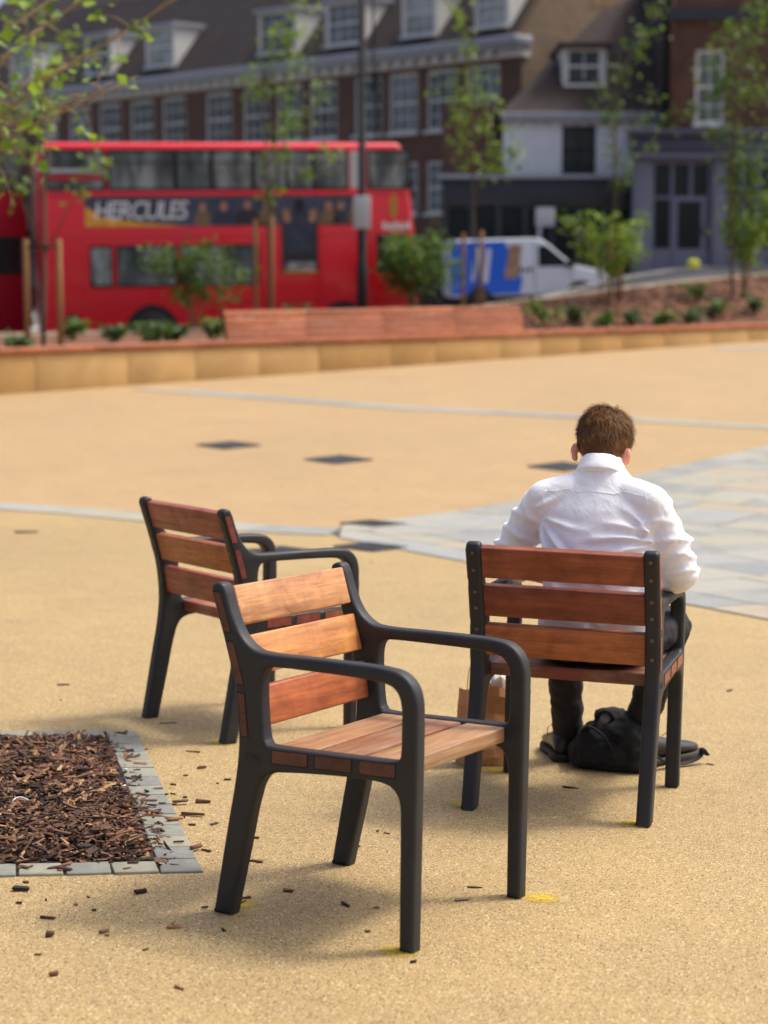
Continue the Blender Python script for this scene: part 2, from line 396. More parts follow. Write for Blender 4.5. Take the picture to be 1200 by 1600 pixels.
MAT['shop_purple'] = simple('lavender_grey_paint', srgb(104, 105, 120), 0.55, var=0.08)
MAT['shop_purple_dark'] = simple('slate_purple_paint', srgb(74, 74, 90), 0.55, var=0.08)
MAT['hivis'] = simple('hivis_yellow', srgb(190, 190, 40), 0.6)
MAT['sign_white'] = simple('sign_white', srgb(178, 182, 180), 0.5, var=0.04)
MAT['iron'] = simple('cast_iron', srgb(62, 64, 66), 0.55, 0.2, var=0.3, nscale=40, bump=0.4)
MAT['iron_dark'] = simple('iron_dark', srgb(24, 24, 24), 0.8)

# ================================================================= SETTING
def sheet(name, cols, mat, lift=0.0, zf=zg):
    """cols: list of lists of (x,y), all the same length -> a height-following sheet"""
    b = MB(); n = len(cols[0]); vs = [(x, y, zf(x, y) + lift) for c in cols for (x, y) in c]
    fs = [(i * n + j, (i + 1) * n + j, (i + 1) * n + j + 1, i * n + j + 1) for i in range(len(cols) - 1) for j in range(n - 1)]
    b.add(vs, fs); return b.build(name, mat, smooth=True)
BND = [(-40, 30), (-9, 17.9), (-6, 16.6), (-3.1, 15.33), (-1.94, 14.78), (-1.04, 13.98), (-0.45, 13.78), (0.2, 13.9), (3, 14.45), (12, 16), (40, 20)]
def bnd(x):
    for (x0, y0), (x1, y1) in zip(BND, BND[1:]):
        if x0 <= x <= x1: return y0 + (y1 - y0) * (x - x0) / (x1 - x0)
    return BND[-1][1]
xs = [-30 + i * 0.5 for i in range(121)]
WA, WB = Vector((-5.364, 26.737)), Vector((7.838, 39.2)); WD = (WB - WA).normalized(); WN = Vector((-WD.y, WD.x))
def wall_y(x): return WA.y + (x - WA.x) * WD.y / WD.x
struct(sheet('plaza_floor', [[(x, -6 + (bnd(x) + 6) * j / 60) for j in range(61)] for x in xs], MAT['resin_near']))
def far_end(x): return max(bnd(x) + 1, min(wall_y(x) + 0.25, 48))
struct(sheet('upper_plaza_floor', [[(x, bnd(x) + (far_end(x) - bnd(x)) * j / 50) for j in range(51)] for x in xs], MAT['resin_far']))
gb = MB(); gb.quad((-600, -400, -1.2), (600, -400, -1.2), (600, 900, -1.2), (-600, 900, -1.2)); struct(gb.build('ground', MAT['asphalt']))
def smooth01(t): t = max(0, min(1, t)); return t * t * (3 - 2 * t)
def zr(x, y=44):
    return -0.36 + 1.75 * smooth01((x + 1.0) / 10.5)

# --- stone strips and wedge of slabs
def clip(poly, a, b, c):
    """keep the side a*x+b*y+c >= 0"""
    out = []
    for i in range(len(poly)):
        p, q = poly[i], poly[(i + 1) % len(poly)]
        dp, dq = a * p[0] + b * p[1] + c, a * q[0] + b * q[1] + c
        if dp >= 0: out.append(p)
        if (dp < 0) != (dq < 0):
            t = dp / (dp - dq); out.append((p[0] + (q[0] - p[0]) * t, p[1] + (q[1] - p[1]) * t))
    return out
def area(poly):
    return abs(sum(poly[i][0] * poly[(i + 1) % len(poly)][1] - poly[(i + 1) % len(poly)][0] * poly[i][1] for i in range(len(poly)))) / 2
def slab(poly, parent, mat, top=0.008, name='slab', shrink=0.010, tilt=0.001):
    cx = sum(p[0] for p in poly) / len(poly); cy = sum(p[1] for p in poly) / len(poly)
    if area(poly) < 0.004: return None
    pts = []
    for x, y in poly:
        d = Vector((cx - x, cy - y)); L = d.length
        d = d / L * min(shrink, L * 0.3); pts.append((x + d.x, y + d.y))
    zc = zg(cx, cy); j = random.uniform(-tilt, tilt)
    top_v = [Vector((x - cx, y - cy, zg(x, y) - zc + top + j)) for x, y in pts]
    b = MB(); b.prism([p - Vector((0, 0, 0.04)) for p in top_v], (0, 0, 0.04))
    n = Vector((0, 0, 0))
    sgn = sum(pts[i][0] * pts[(i + 1) % len(pts)][1] - pts[(i + 1) % len(pts)][0] * pts[i][1] for i in range(len(pts)))
    if sgn < 0: b.f = [tuple(reversed(f)) for f in b.f]
    return obj(name, b.mesh(name), mat, parent, Matrix.Translation((cx, cy, zc)))
# wedge edges in plan
APEX = Vector((-0.42, 13.9))
E_UP = Vector((4.41, 6.12)).normalized(); E_LO = Vector((2.22, -3.4)).normalized()
UP0 = Vector((-0.27, 14.42)); LO0 = Vector((-0.30, 13.42))
MID = Vector((3.1, 0.62)).normalized()
wedge = MB()
wp = [APEX + Vector((-.1, 0)), LO0, LO0 + E_LO * 14, Vector((22, 12)), UP0 + E_UP * 16, UP0]
def fan_sheet(poly, lift):
    b = MB(); N = 30
    # subdivide the wedge: rows from the lower edge to the upper edge
    vs = []; fs = []
    for i in range(N + 1):
        t = (i / N) ** 1.5 * 13
        a = LO0 + E_LO * t; c = APEX + MID * t * 1.0; d = UP0 + E_UP * t
        row = [a.lerp(c, k / 6) for k in range(7)] + [c.lerp(d, k / 6) for k in range(1, 7)]
        vs += [(p.x, p.y, zg(p.x, p.y) + lift) for p in row]
    for i in range(N):
        for k in range(12): fs.append((i * 13 + k, (i + 1) * 13 + k, (i + 1) * 13 + k + 1, i * 13 + k + 1))
    b.add(vs, fs); return b
paving = struct(fan_sheet(wp, 0.0035).build('stone_paving', MAT['joint']), label='wedge of grey and buff stone slabs laid in the plaza floor')
def fan(origin, e, side):
    """courses run square to the edge e; side=+1: region to the right of the upper edge, -1: left of the lower edge"""
    n = Vector((e.y, -e.x)) if side > 0 else Vector((-e.y, e.x))
    mnorm = Vector((-MID.y, MID.x)) * side
    border = 0.36
    # border course along the edge
    s = -0.6
    while s < 11.5:
        L = random.uniform(0.8, 1.3)
        q = [origin + e * s, origin + e * (s + L), origin + e * (s + L) + n * border, origin + e * s + n * border]
        q = [(p.x, p.y) for p in q]
        q = clip(q, mnorm.x, mnorm.y, -(mnorm.x * APEX.x + mnorm.y * APEX.y))
        q = clip(q, 1, 0, 0.32) if q else q
        if len(q) > 2: slab(q, paving, MAT['slab'])
        s += L
    s = -1.0
    while s < 11.5:
        w = random.choice((0.3, 0.38, 0.45, 0.55)); d = border + 0.0; d += random.uniform(-0.5, 0) if False else 0
        first = True
        while d < 7.5:
            L = random.uniform(0.55, 1.25)
            if first: L *= random.uniform(0.4, 1); first = False
            q = [origin + e * s + n * d, origin + e * (s + w) + n * d, origin + e * (s + w) + n * (d + L), origin + e * s + n * (d + L)]
            c = (q[0] + q[2]) / 2
            q = [(p.x, p.y) for p in q]
            q = clip(q, mnorm.x, mnorm.y, -(mnorm.x * APEX.x + mnorm.y * APEX.y))
            if len(q) > 2 and abs(c.x) < 0.27 * c.y + 1.0: slab(q, paving, MAT['slab'])
            d += L
        s += w
fan(UP0, E_UP, 1); fan(LO0, E_LO, -1)
def strip(name, pts, w, lens, label, cull=0.24):
    base = MB(); par = None
    P = [Vector(p) for p in pts]
    cum = [0]
    for a, b in zip(P, P[1:]): cum.append(cum[-1] + (b - a).length)
    def pos(s):
        s = max(0, min(cum[-1] - 1e-6, s))
        for i in range(len(P) - 1):
            if s <= cum[i + 1]:
                t = (s - cum[i]) / (cum[i + 1] - cum[i]); d = (P[i + 1] - P[i]).normalized()
                d0 = (P[i] - P[i - 1]).normalized() if i > 0 else d; d1 = (P[i + 2] - P[i + 1]).normalized() if i + 2 < len(P) else d
                dd = ((d0 + d) * (1 - t) + (d + d1) * t).normalized()
                return P[i].lerp(P[i + 1], t), Vector((-dd.y, dd.x))
    L = cum[-1]; N = max(8, int(L / 0.25)); rows = []
    for i in range(N + 1):
        p, n = pos(L * i / N); rows.append([p + n * (w / 2 - 0.002), p - n * (w / 2 - 0.002)])
    vs = [(q.x, q.y, zg(q.x, q.y) + 0.0035) for r in rows for q in r]
    base.add(vs, [(2 * i + 1, 2 * i + 3, 2 * i + 2, 2 * i) for i in range(N)])
    par = struct(base.build(name, MAT['joint']), label=label)
    s = 0
    while s < L - 0.2:
        l = random.uniform(*lens); (p, n), (q, m) = pos(s), pos(min(L, s + l)); c = (p + q) / 2
        if abs(c.x) < cull * c.y + 1.2:
            slab([(p - n * w / 2)[:], (q - m * w / 2)[:], (q + m * w / 2)[:], (p + n * w / 2)[:]], par, MAT['slab'], top=0.0075)
        s += l
strip('stone_strip', [(-9, 17.9), (-6, 16.6), (-3.1, 15.33), (-1.94, 14.78), (-1.04, 13.98), (-0.36, 13.84)], 0.5, (0.7, 1.15), 'grey stone strip running left from the slab wedge')
strip('far_stone_strip', [(-3.5, 27.75), (0, 24.98), (3.1, 23.3), (4.5, 22.45), (9, 20.3)], 0.42, (0.8, 1.2), 'thin grey stone strip crossing the far plaza')
strip('wall_side_strip', [(6.4, 36.9), (9.5, 35.5)], 0.55, (0.8, 1.2), 'short pale stone strip near the far right end of the wall')

# --- covers and drain grates
def cover(u, v, size, rot, label, kind):
    g = gnd(u, v); m = Matrix.Translation((g.x, g.y, g.z)) @ NRM.rotation_difference(NRM).to_matrix().to_4x4() @ Matrix.Rotation(rot, 4, 'Z')
    sl = Vector((-(zg(g.x + .2, g.y) - zg(g.x - .2, g.y)) / .4, -(zg(g.x, g.y + .2) - zg(g.x, g.y - .2)) / .4, 1)).normalized()
    m = Matrix.Translation((g.x, g.y, g.z)) @ Vector((0, 0, 1)).rotation_difference(sl).to_matrix().to_4x4() @ Matrix.Rotation(rot, 4, 'Z')
    r = empty('access_cover' if kind == 'cover' else 'drain_grate', m)
    h = size / 2
    fr = MB()
    for k in range(4):
        fr.box(-h, h - .02, -h, -h + .02, -.01, .014, Matrix.Rotation(k * math.pi / 2, 4, 'Z'))
    fr.build('frame', MAT['iron'], r)
    MB().box(-h + .02, h - .02, -h + .02, h - .02, -.01, .0085).build('plate' if kind == 'cover' else 'well', MAT['iron'] if kind == 'cover' else MAT['iron_dark'], r)
    if kind == 'cover':
        st = MB(); n = 9
        for i in range(n):
            for j in range(n):
                x, y = -h + .04 + (2 * h - .08) * (i + .5) / n, -h + .04 + (2 * h - .08) * (j + .5) / n
                st.box(x - .017, x + .017, y - .006, y + .006, .0085, .0115, Matrix.Translation((x, y, 0)) @ Matrix.Rotation(R(45 if (i + j) % 2 else -45), 4, 'Z') @ Matrix.Translation((-x, -y, 0)))
        struct(st.build('tread_studs', MAT['iron'], r), 'stuff')
    else:
        for i in range(9):
            x = -h + .02 + (2 * h - .04) * (i + .5) / 9
            MB().box(x - .009, x + .009, -h + .02, h - .02, .0, .0135).build('bar', MAT['iron'], r)
        for y in (-h * .33, h * .33):
            MB().box(-h + .02, h - .02, y - .008, y + .008, .0, .0128).build('cross_bar', MAT['iron'], r)
    tag(r, label, 'manhole cover' if kind == 'cover' else 'drain', 'iron covers in the plaza floor')
cover(357, 696.5, 0.5, R(42), 'leftmost of the three square iron covers in the orange plaza floor', 'cover')
cover(529, 719, 0.5, R(42), 'middle one of the three square iron covers in the orange plaza floor', 'cover')
cover(880, 730, 0.5, R(42), 'iron cover half hidden behind the head of the seated man', 'cover')
cover(583, 819.5, 0.36, R(50), 'iron drain grate at the upper edge of the slab wedge', 'grate')
cover(579, 856, 0.36, R(50), 'iron drain grate at the lower edge of the slab wedge', 'grate')
cover(442, 862, 0.34, R(50), 'iron drain grate glimpsed through the arm of the rear left chair', 'grate')

# --- tree pit with setts and mulch
PITC = Vector((-0.482, 4.985)); PU = Vector((-0.224, 0.975)).normalized(); PV = Vector((-0.975, -0.15)).normalized(); PL, PW = 1.85, 2.3
pit = empty('tree_pit_edging', Matrix.Translation((PITC.x, PITC.y, zg(PITC.x, PITC.y))))
tag(pit, 'border of small grey granite setts round the mulched tree pit', 'edging')
def sett(p0, a, la, b, lb):
    c = p0 + a * la / 2 + b * lb / 2; z = zg(c.x, c.y); bm = MB()
    q = [(-a * (la / 2 - .004) - b * (lb / 2 - .004)), (a * (la / 2 - .004) - b * (lb / 2 - .004)), (a * (la / 2 - .004) + b * (lb / 2 - .004)), (-a * (la / 2 - .004) + b * (lb / 2 - .004))]
    jit = lambda: Vector((random.uniform(-.003, .003), random.uniform(-.003, .003)))
    q = [p + jit() for p in q]
    top = [Vector((p.x, p.y, zg(c.x + p.x, c.y + p.y) - z + .008 + random.uniform(-.0015, .0015))) for p in q]
    bm.prism([p - Vector((0, 0, .05)) for p in top], (0, 0, .05))
    if (q[1] - q[0]).x * (q[2] - q[1]).y - (q[1] - q[0]).y * (q[2] - q[1]).x < 0: bm.f = [tuple(reversed(f)) for f in bm.f]
    me = bevelled(bm.mesh('sett'), 0.004, 2)
    obj('sett', me, MAT['sett'], pit, Matrix.Translation((c.x - PITC.x, c.y - PITC.y, z - zg(PITC.x, PITC.y))))
NS = 15
for i in range(NS): sett(PITC + PU * (PL * i / NS), PU, PL / NS, PV, 0.118)
s = 0.118
while s < 1.5:
    sett(PITC + PV * s, PV, 0.125, PU, 0.112)
    sett(PITC + PU * (PL - 0.112) + PV * s, PV, 0.125, PU, 0.112)
    s += 0.125
mb = MB()
def pitp(a, b): p = PITC + PU * a + PV * b; return p
rows = [[pitp(.012 + (PL - .024) * i / 12, .012 + 1.9 * j / 10) for j in range(11)] for i in range(13)]
mb.add([(p.x, p.y, zg(p.x, p.y) + .003) for r in rows for p in r], [(i * 11 + j, i * 11 + j + 1, (i + 1) * 11 + j + 1, (i + 1) * 11 + j) for i in range(12) for j in range(10)])
struct(mb.build('pit_soil', MAT['pit_soil']), label='dark soil base of the tree pit')
CHIPCOL = [srgb(94, 58, 38), srgb(70, 44, 30), srgb(116, 76, 50), srgb(132, 98, 68), srgb(158, 122, 84), srgb(46, 32, 25), srgb(96, 66, 46), srgb(72, 50, 37), srgb(182, 146, 108)]
CHIPW = [8, 7, 9, 7, 4, 5, 9, 6, 1.6]
def chip_pts(L, W, T):
    """irregular splinter: 8 corners"""
    j = lambda a: random.uniform(-a, a)
    vs = []
    for z in (-T / 2, T / 2):
        for x, y in ((-L / 2, -W / 2), (L / 2, -W / 2), (L / 2, W / 2), (-L / 2, W / 2)):
            vs.append(Vector((x + j(L * .16), y * random.uniform(.35, 1.1), z * random.uniform(.5, 1.1) + j(T * .3))))
    return vs
BOXF = [(3, 2, 1, 0), (4, 5, 6, 7), (0, 1, 5, 4), (1, 2, 6, 5), (2, 3, 7, 6), (3, 0, 4, 7)]
mul = MB(); tints = []
for k in range(13000):
    a = random.uniform(.125, PL - .125); b = random.uniform(.13, 1.55)
    if random.random() < .012: a = random.uniform(.06, PL - .06); b = random.uniform(.06, .13)
    p = pitp(a, b); big = random.random()
    L = random.uniform(.006, .016) if big < .42 else (random.uniform(.016, .04) if big < .84 else random.uniform(.035, .08)); W = L * random.uniform(.3, .9) if big < .42 else (L * random.uniform(.15, .6) if big < .84 else random.uniform(.005, .016)); T = random.uniform(.003, .008)
    edge = min(a - .11, PL - .11 - a, b - .115)
    hz = .004 + .030 * smooth01(edge / .16) + .014 * noise.noise(Vector((p.x * 5, p.y * 5, 0))) + random.uniform(-.008, .012) * smooth01(edge / .05 + .3)
    m = Matrix.Translation((p.x, p.y, zg(p.x, p.y) + max(.007, hz))) @ Matrix.Rotation(random.gauss(0.0, 1.3), 4, 'Z') @ Matrix.Rotation(random.gauss(0, .22), 4, 'Y') @ Matrix.Rotation(random.gauss(0, .35), 4, 'X')
    mul.add([m @ q for q in chip_pts(L, W, T)], BOXF)
    c = random.choices(CHIPCOL, CHIPW)[0]
    clump = 0.75 + 0.5 * (0.5 + 0.5 * noise.noise(Vector((p.x * 4, p.y * 4, 3.3))))
    f = random.uniform(.65, 1.3) * clump * (.8 if big < .42 else 1); tints.append((c[0] * f, c[1] * f, c[2] * f, 1))
me = mul.mesh('mulch')
ca = me.color_attributes.new('tint', 'FLOAT_COLOR', 'POINT')
ca.data.foreach_set('color', [x for t in tints for _ in range(8) for x in t])
mulch = obj('bark_mulch', me, MAT['chip']); struct(mulch, 'stuff', 'brown bark chip mulch filling the tree pit')
# loose chips and twigs lying on the plaza, one object each (u, v, length in m, angle, tone)
def loose(name, u, v, L, W, T, rz, col, label, cat='wood chip', group='loose bark chips on the plaza floor', g=None):
    p = g or gnd(u, v); b = MB(); b.add(chip_pts(L, W, T), BOXF)
    o = obj(name, bevelled(b.mesh(name), min(W, T) * .2, 1), MAT['chip_o'], None, Matrix.Translation((p.x, p.y, p.z + T * .42 + (.009 if name == 'edge_chip' else .001))) @ Matrix.Rotation(rz, 4, 'Z'), col)
    tag(o, label, cat, group); return o
D1, D2, D3 = srgb(70, 44, 30), srgb(104, 70, 46), srgb(140, 100, 68)
loose('bark_chip', 33, 1392, .05, .02, .012, .05, srgb(40, 28, 22), 'dark flat bark chip just below the left end of the sett border', group=None)
loose('bark_chip', 84, 1525, .022, .017, .014, .4, srgb(120, 78, 56), 'reddish stubby bark chip, nearest one to the bottom left of the floor', group=None)
loose('bark_chip', 76, 1436, .04, .011, .008, -.1, D1, 'slim brown bark chip on the floor below the dark flat chip', group=None)
loose('bark_chip', 221, 1396, .036, .014, .014, .7, srgb(50, 34, 26), 'crooked dark bark chip on the floor below the corner sett', group=None)
loose('bark_chip', 78, 1464, .02, .016, .013, .3, D1, 'squat round bark chip on the floor left of centre', group=None)
loose('bark_chip', 316, 1255, .045, .014, .012, .1, D2, 'pale tipped bark chip right of the sett border', group=None)
loose('bark_chip', 315, 1201, .03, .011, .009, .5, D2, 'small tan bark chip beside the rear left leg of the nearest chair', group=None)
loose('bark_chip', 300, 1275, .07, .014, .010, -.2, D2, 'long flat bark splinter lying across the edge of the setts', group=None)
loose('twig', 300, 1176, .05, .006, .006, -.15, D1, 'short curved twig on the floor right of the tree pit', 'twig', None)
loose('twig', 262, 1131, .055, .006, .006, .1, D1, 'thin crooked twig under the rear chair by the pit', 'twig', None)
loose('twig', 892, 1232, .05, .008, .007, -.35, srgb(40, 28, 22), 'dark twig on the floor under the chair of the seated man', 'twig', None)
loose('twig', 98, 1071, .05, .008, .006, .1, D1, 'dark twig alone on the floor left of the rear chair', 'twig', None)
loose('twig', 742, 1388, .04, .005, .004, -.2, D1, 'tiny twig between the front legs of the nearest chair', 'twig', None)
loose('dry_leaf', 722, 1407, .035, .022, .006, .2, srgb(140, 124, 100), 'pale dry leaf beside the front leg of the nearest chair', 'leaf', None)
loose('dry_leaf', 43, 832, .15, .1, .012, .3, srgb(74, 46, 30), 'small heap of dead brown leaf on the left of the plaza', 'leaf', None)
LOOSE_SPOTS = [(95, 1095), (227, 1172), (290, 1213), (355, 1219), (289, 1247), (272, 1258), (288, 1278), (335, 1288), (314, 1323), (322, 1330), (392, 1301), (398, 1310), (389, 1346), (403, 1347), (350, 1455), (163, 1457), (167, 1463), (138, 1403), (146, 1424), (40, 1380), (30, 1412), (228, 1485), (60, 1493), (270, 1448), (272, 1450), (378, 1412), (290, 1347), (118, 1415), (72, 1407), (605, 1303), (540, 1415), (588, 1420), (575, 1457), (590, 1300), (440, 760), (588, 763), (450, 1393), (383, 1405), (320, 1420), (484, 826), (580, 879), (640, 1270), (645, 1505), (280, 1545), (1140, 1080), (1110, 1195), (1085, 1190), (560, 1325), (340, 1225), (262, 1290), (300, 1290), (250, 1260)]
ORD = ['first', 'second', 'third', 'fourth', 'fifth', 'sixth', 'seventh', 'eighth', 'ninth', 'tenth', 'eleventh', 'twelfth', 'thirteenth', 'fourteenth', 'fifteenth', 'sixteenth', 'seventeenth', 'eighteenth', 'nineteenth', 'twentieth'] + ['%dth' % n for n in range(21, 60)]
def zone(u, v):
    if v < 900: return 'on the floor behind the chairs'
    if u > 1000: return 'on the floor right of the seated man'
    if v > 1368 and u < 335: return 'on the floor in front of the sett border'
    if u < 335: return 'on the floor right of the sett border'
    return 'on the floor under the nearest chair'
zones = {}
for (u, v) in sorted(LOOSE_SPOTS): zones.setdefault(zone(u, v), []).append((u, v))
for z_, spots in zones.items():
    for k, (u, v) in enumerate(spots):
        L = random.choice((.009, .012, .016, .022, .03))
        loose('bark_chip', u, v, L, L * random.uniform(.3, .7), random.uniform(.004, .008), random.gauss(0, .6), random.choice((D1, D1, D2, D2, D3, srgb(50, 34, 26))), ORD[k] + ' small bark chip from the left ' + z_)
spill = []
for k in range(34):
    a = random.choice((random.uniform(.1, 1.6), random.uniform(.3, .95))); bb_ = random.uniform(-.03, .09)
    if random.random() < .25: a = random.uniform(.02, .09); bb_ = random.uniform(.15, .75)
    spill.append((a, bb_))
right = sorted([s_ for s_ in spill if s_[1] < .1], reverse=True); front = sorted([s_ for s_ in spill if s_[1] >= .1], key=lambda s_: -s_[1])
for lst, txt in ((right, ' bark chip from the far corner spilled along the right-hand setts'), (front, ' bark chip from the left spilled on the front row of setts')):
    for k, (a, bb_) in enumerate(lst):
        p = PITC + PU * a + PV * bb_; L = random.choice((.012, .02, .03, .045))
        loose('edge_chip', 0, 0, L, L * random.uniform(.2, .5), random.uniform(.004, .008), random.gauss(0, .5), random.choice((D1, D2, D2, D3)), ORD[k] + txt, group='bark chips on the setts', g=Vector((p.x, p.y, zg(p.x, p.y))))
for (u, v, lab) in ((193, 1252, 'upper white scrap of paper in the bark mulch'), (196, 1225, 'white cigarette end at the edge of the mulch'), (30, 1277, 'curled white thread lying on the mulch')):
    p = gnd(u, v); b = MB()
    if 'thread' in lab: b.tube([Vector((-.02 + .008 * i, .01 * math.sin(i * .7), .003 * i * (6 - i) / 3)) for i in range(7)], .002, 6)
    else: b.add(chip_pts(.016, .009, .005), BOXF)
    tag(b.build('litter', MAT['white'], None, True, Matrix.Translation((p.x, p.y, p.z + .05)) @ Matrix.Rotation(.5, 4, 'Z')), lab, 'litter')
# yellow survey paint dots by the feet of the chairs
def m_paint():
    t = NT('yellow_spray'); v = t.coord('Object'); n = t.noise(v, 60, 3, 0.6)
    t.base(srgb(206, 176, 40)).rough(0.8)
    tr = t.node('ShaderNodeBsdfTransparent'); mx = t.node('ShaderNodeMixShader')
    ln = t.node('ShaderNodeVectorMath', operation='LENGTH'); t.l.new(t.coord('Object'), ln.inputs[0])
    f = t.math('MULTIPLY', t.math('SUBTRACT', 1.0, t.math('MULTIPLY', ln.outputs['Value'], 16.0)), 1.3)
    f = t.math('MULTIPLY', f, t.ramp(n, [(0.35, grey(0.2)), (0.6, grey(1))]))
    t.l.new(t.math('MINIMUM', t.math('MAXIMUM', f, 0.0), 0.75), mx.inputs[0]); t.l.new(tr.outputs[0], mx.inputs[1]); t.l.new(t.p.outputs[0], mx.inputs[2]); t.l.new(mx.outputs[0], t.out.inputs['Surface']); return t.m
MAT['paint'] = m_paint()
for (u, v, lab) in ((622, 1487, 'yellow spray mark at the nearest front foot of the foreground chair'), (846, 1404, 'yellow spray mark right of the far front foot of the foreground chair'), (371, 1414, 'yellow spray mark at the rear foot of the foreground chair'), (346, 1161, 'yellow spray mark at the rear foot of the rear left chair'), (772, 1204, 'yellow spray mark below the brown paper bag'), (723, 1258, 'faint yellow mark at the left rear foot of the man\'s chair'), (992, 1288, 'faint yellow mark at the right rear foot of the man\'s chair')):
    p = gnd(u, v); b = MB(); N = 18
    b.add([Vector((0, 0, 0))] + [Vector((math.cos(2 * math.pi * i / N) * .062 * random.uniform(.8, 1), math.sin(2 * math.pi * i / N) * .055 * random.uniform(.8, 1), 0)) for i in range(N)], [(0, 1 + i, 1 + (i + 1) % N) for i in range(N)])
    tag(b.build('paint_mark', MAT['paint'], None, False, Matrix.Translation((p.x, p.y, p.z + .003)) @ Vector((0, 0, 1)).rotation_difference(NRM).to_matrix().to_4x4()), lab, 'paint mark')
# ================================================================= CHAIRS
CW, CT = 0.5419, 0.046            # distance between the two side frames, thickness of a frame
def catmull(pts, closed=True, sub=5):
    n = len(pts); out = []
    for i in range(n if closed else n - 1):
        p0, p1, p2, p3 = (Vector(pts[(i + k) % n]) if closed else Vector(pts[max(0, min(n - 1, i + k))]) for k in (-1, 0, 1, 2))
        for j in range(sub):
            t = j / sub
            out.append(.5 * ((2 * p1) + (p2 - p0) * t + (2 * p0 - 5 * p1 + 4 * p2 - p3) * t * t + (3 * p1 - p0 - 3 * p2 + p3) * t ** 3))
    if not closed: out.append(Vector(pts[-1]))
    return out
def rounded(path):
    """path: segments of open smooth runs joined with sharp corners"""
    out = []
    for run in path: out += catmull(run, False, 6)
    return out
REAR = [(-.024, 0), (-.001, .135), (.018, .245), (.036, .345), (.045, .43), (.042, .504), (.030, .584), (.011, .649), (-.010, .714), (-.032, .776), (-.043, .808)]
OUTER = rounded([REAR, [(-.044, .812), (-.041, .826), (-.026, .834), (-.010, .830), (-.001, .816)],
    [(.001, .812), (.018, .765), (.045, .714), (.080, .683), (.125, .672), (.26, .673), (.395, .674), (.462, .672), (.508, .664), (.540, .638), (.554, .598), (.556, .55)],
    [(.557, .545), (.558, .004)], [(.557, 0), (.520, 0)], [(.519, .004), (.514, .33)], [(.513, .345), (.503, .375), (.472, .395), (.40, .399), (.265, .391), (.165, .381)],
    [(.155, .379), (.127, .366), (.109, .340), (.098, .305), (.087, .262), (.070, .177), (.049, .082), (.032, .004)], [(.031, 0), (-.020, 0)]])
HOLE = catmull([(.127, .634), (.114, .612), (.112, .570), (.116, .513), (.121, .470), (.128, .452), (.146, .444), (.26, .446), (.40, .450), (.485, .453), (.503, .458), (.511, .472), (.512, .53), (.510, .585), (.497, .618), (.468, .634), (.40, .640), (.26, .641), (.16, .640)], True, 5)
def frame_mesh():
    c = bpy.data.curves.new('f', 'CURVE'); c.dimensions = '2D'; c.fill_mode = 'BOTH'
    bd = 0.011; c.extrude = CT / 2 - bd; c.bevel_depth = bd; c.bevel_resolution = 4; c.offset = -bd
    for L in (OUTER, HOLE):
        pts = [L[0]]
        for p in L[1:]:
            if (p - pts[-1]).length > .0025: pts.append(p)
        if (pts[0] - pts[-1]).length < .0025: pts.pop()
        sp = c.splines.new('POLY'); sp.points.add(len(pts) - 1); sp.use_cyclic_u = True
        for q, p in zip(sp.points, pts): q.co = (p[0], p[1], 0, 1)
    o = bpy.data.objects.new('f', c); COL.objects.link(o)
    dg = bpy.context.evaluated_depsgraph_get(); dg.update()
    me = bpy.data.meshes.new_from_object(o.evaluated_get(dg)); bpy.data.objects.remove(o)
    me.materials.clear()
    # curve lies in XY: x -> chair y, y -> chair z, z -> chair x
    me.transform(Matrix(((0, 0, 1, 0), (1, 0, 0, 0), (0, 1, 0, 0), (0, 0, 0, 1))))
    bm = bmesh.new(); bm.from_mesh(me); bmesh.ops.remove_doubles(bm, verts=bm.verts, dist=1e-5); bmesh.ops.recalc_face_normals(bm, faces=bm.faces); bm.to_mesh(me); bm.free()
    me.polygons.foreach_set('use_smooth', [True] * len(me.polygons))
    try: me.set_sharp_from_angle(angle=R(38))
    except Exception: pass
    return me
FRAME_ME = frame_mesh()
def inset_quads():
    rear = [Vector(p) for p in catmull(REAR, False, 8)]
    def rp(z):
        for a, b in zip(rear, rear[1:]):
            if a.y <= z <= b.y: return a.x + (b.x - a.x) * (z - a.y) / (b.y - a.y)
        return rear[-1].x
    qs = []
    for z0, z1, o, w in ((.715, .810, .009, .021), (.588, .690, .011, .021), (.460, .566, .011, .020)):
        qs.append([(rp(z0) + o, z0), (rp(z0) + o + w, z0), (rp(z1) + o + w * .95, z1), (rp(z1) + o, z1)])
    def rail(y): return .420 + .012 * (y - .15) / .35
    for y0, y1 in ((.150, .252), (.276, .378), (.402, .500)):
        h = .0155
        qs.append([(y0, rail(y0) - h), (y1, rail(y1) - h), (y1, rail(y1) + h), (y0, rail(y0) + h)])
    return qs
INSETS = inset_quads()
def inset_mesh(q, side):
    """a wooden inlay on a black plate painting the shaded gap round it, standing 1.5 mm proud of the frame face"""
    b = MB(); cx = sum(p[0] for p in q) / 4; cz = sum(p[1] for p in q) / 4; x0 = side * (CT / 2 - .002)
    def grow(g): return [Vector((x0, cx + (p[0] - cx) + (g if p[0] > cx else -g), cz + (p[1] - cz) + (g if p[1] > cz else -g))) for p in q]
    b.mi = 1; b.prism(grow(.0028), (side * .0026, 0, 0)); b.mi = 0; b.prism(grow(0), (side * .0036, 0, 0))
    me = b.mesh('inset_panel')
    bm = bmesh.new(); bm.from_mesh(me); bmesh.ops.recalc_face_normals(bm, faces=bm.faces); bm.to_mesh(me); bm.free()
    me.transform(Matrix.Translation((0, -cx, -cz)))
    me.materials.append(MAT['wood']); me.materials.append(MAT['gap'])
    return me, (cx, cz)
INSET_ME = {(i, sd): inset_mesh(q, sd) for i, q in enumerate(INSETS) for sd in (-1, 1)}
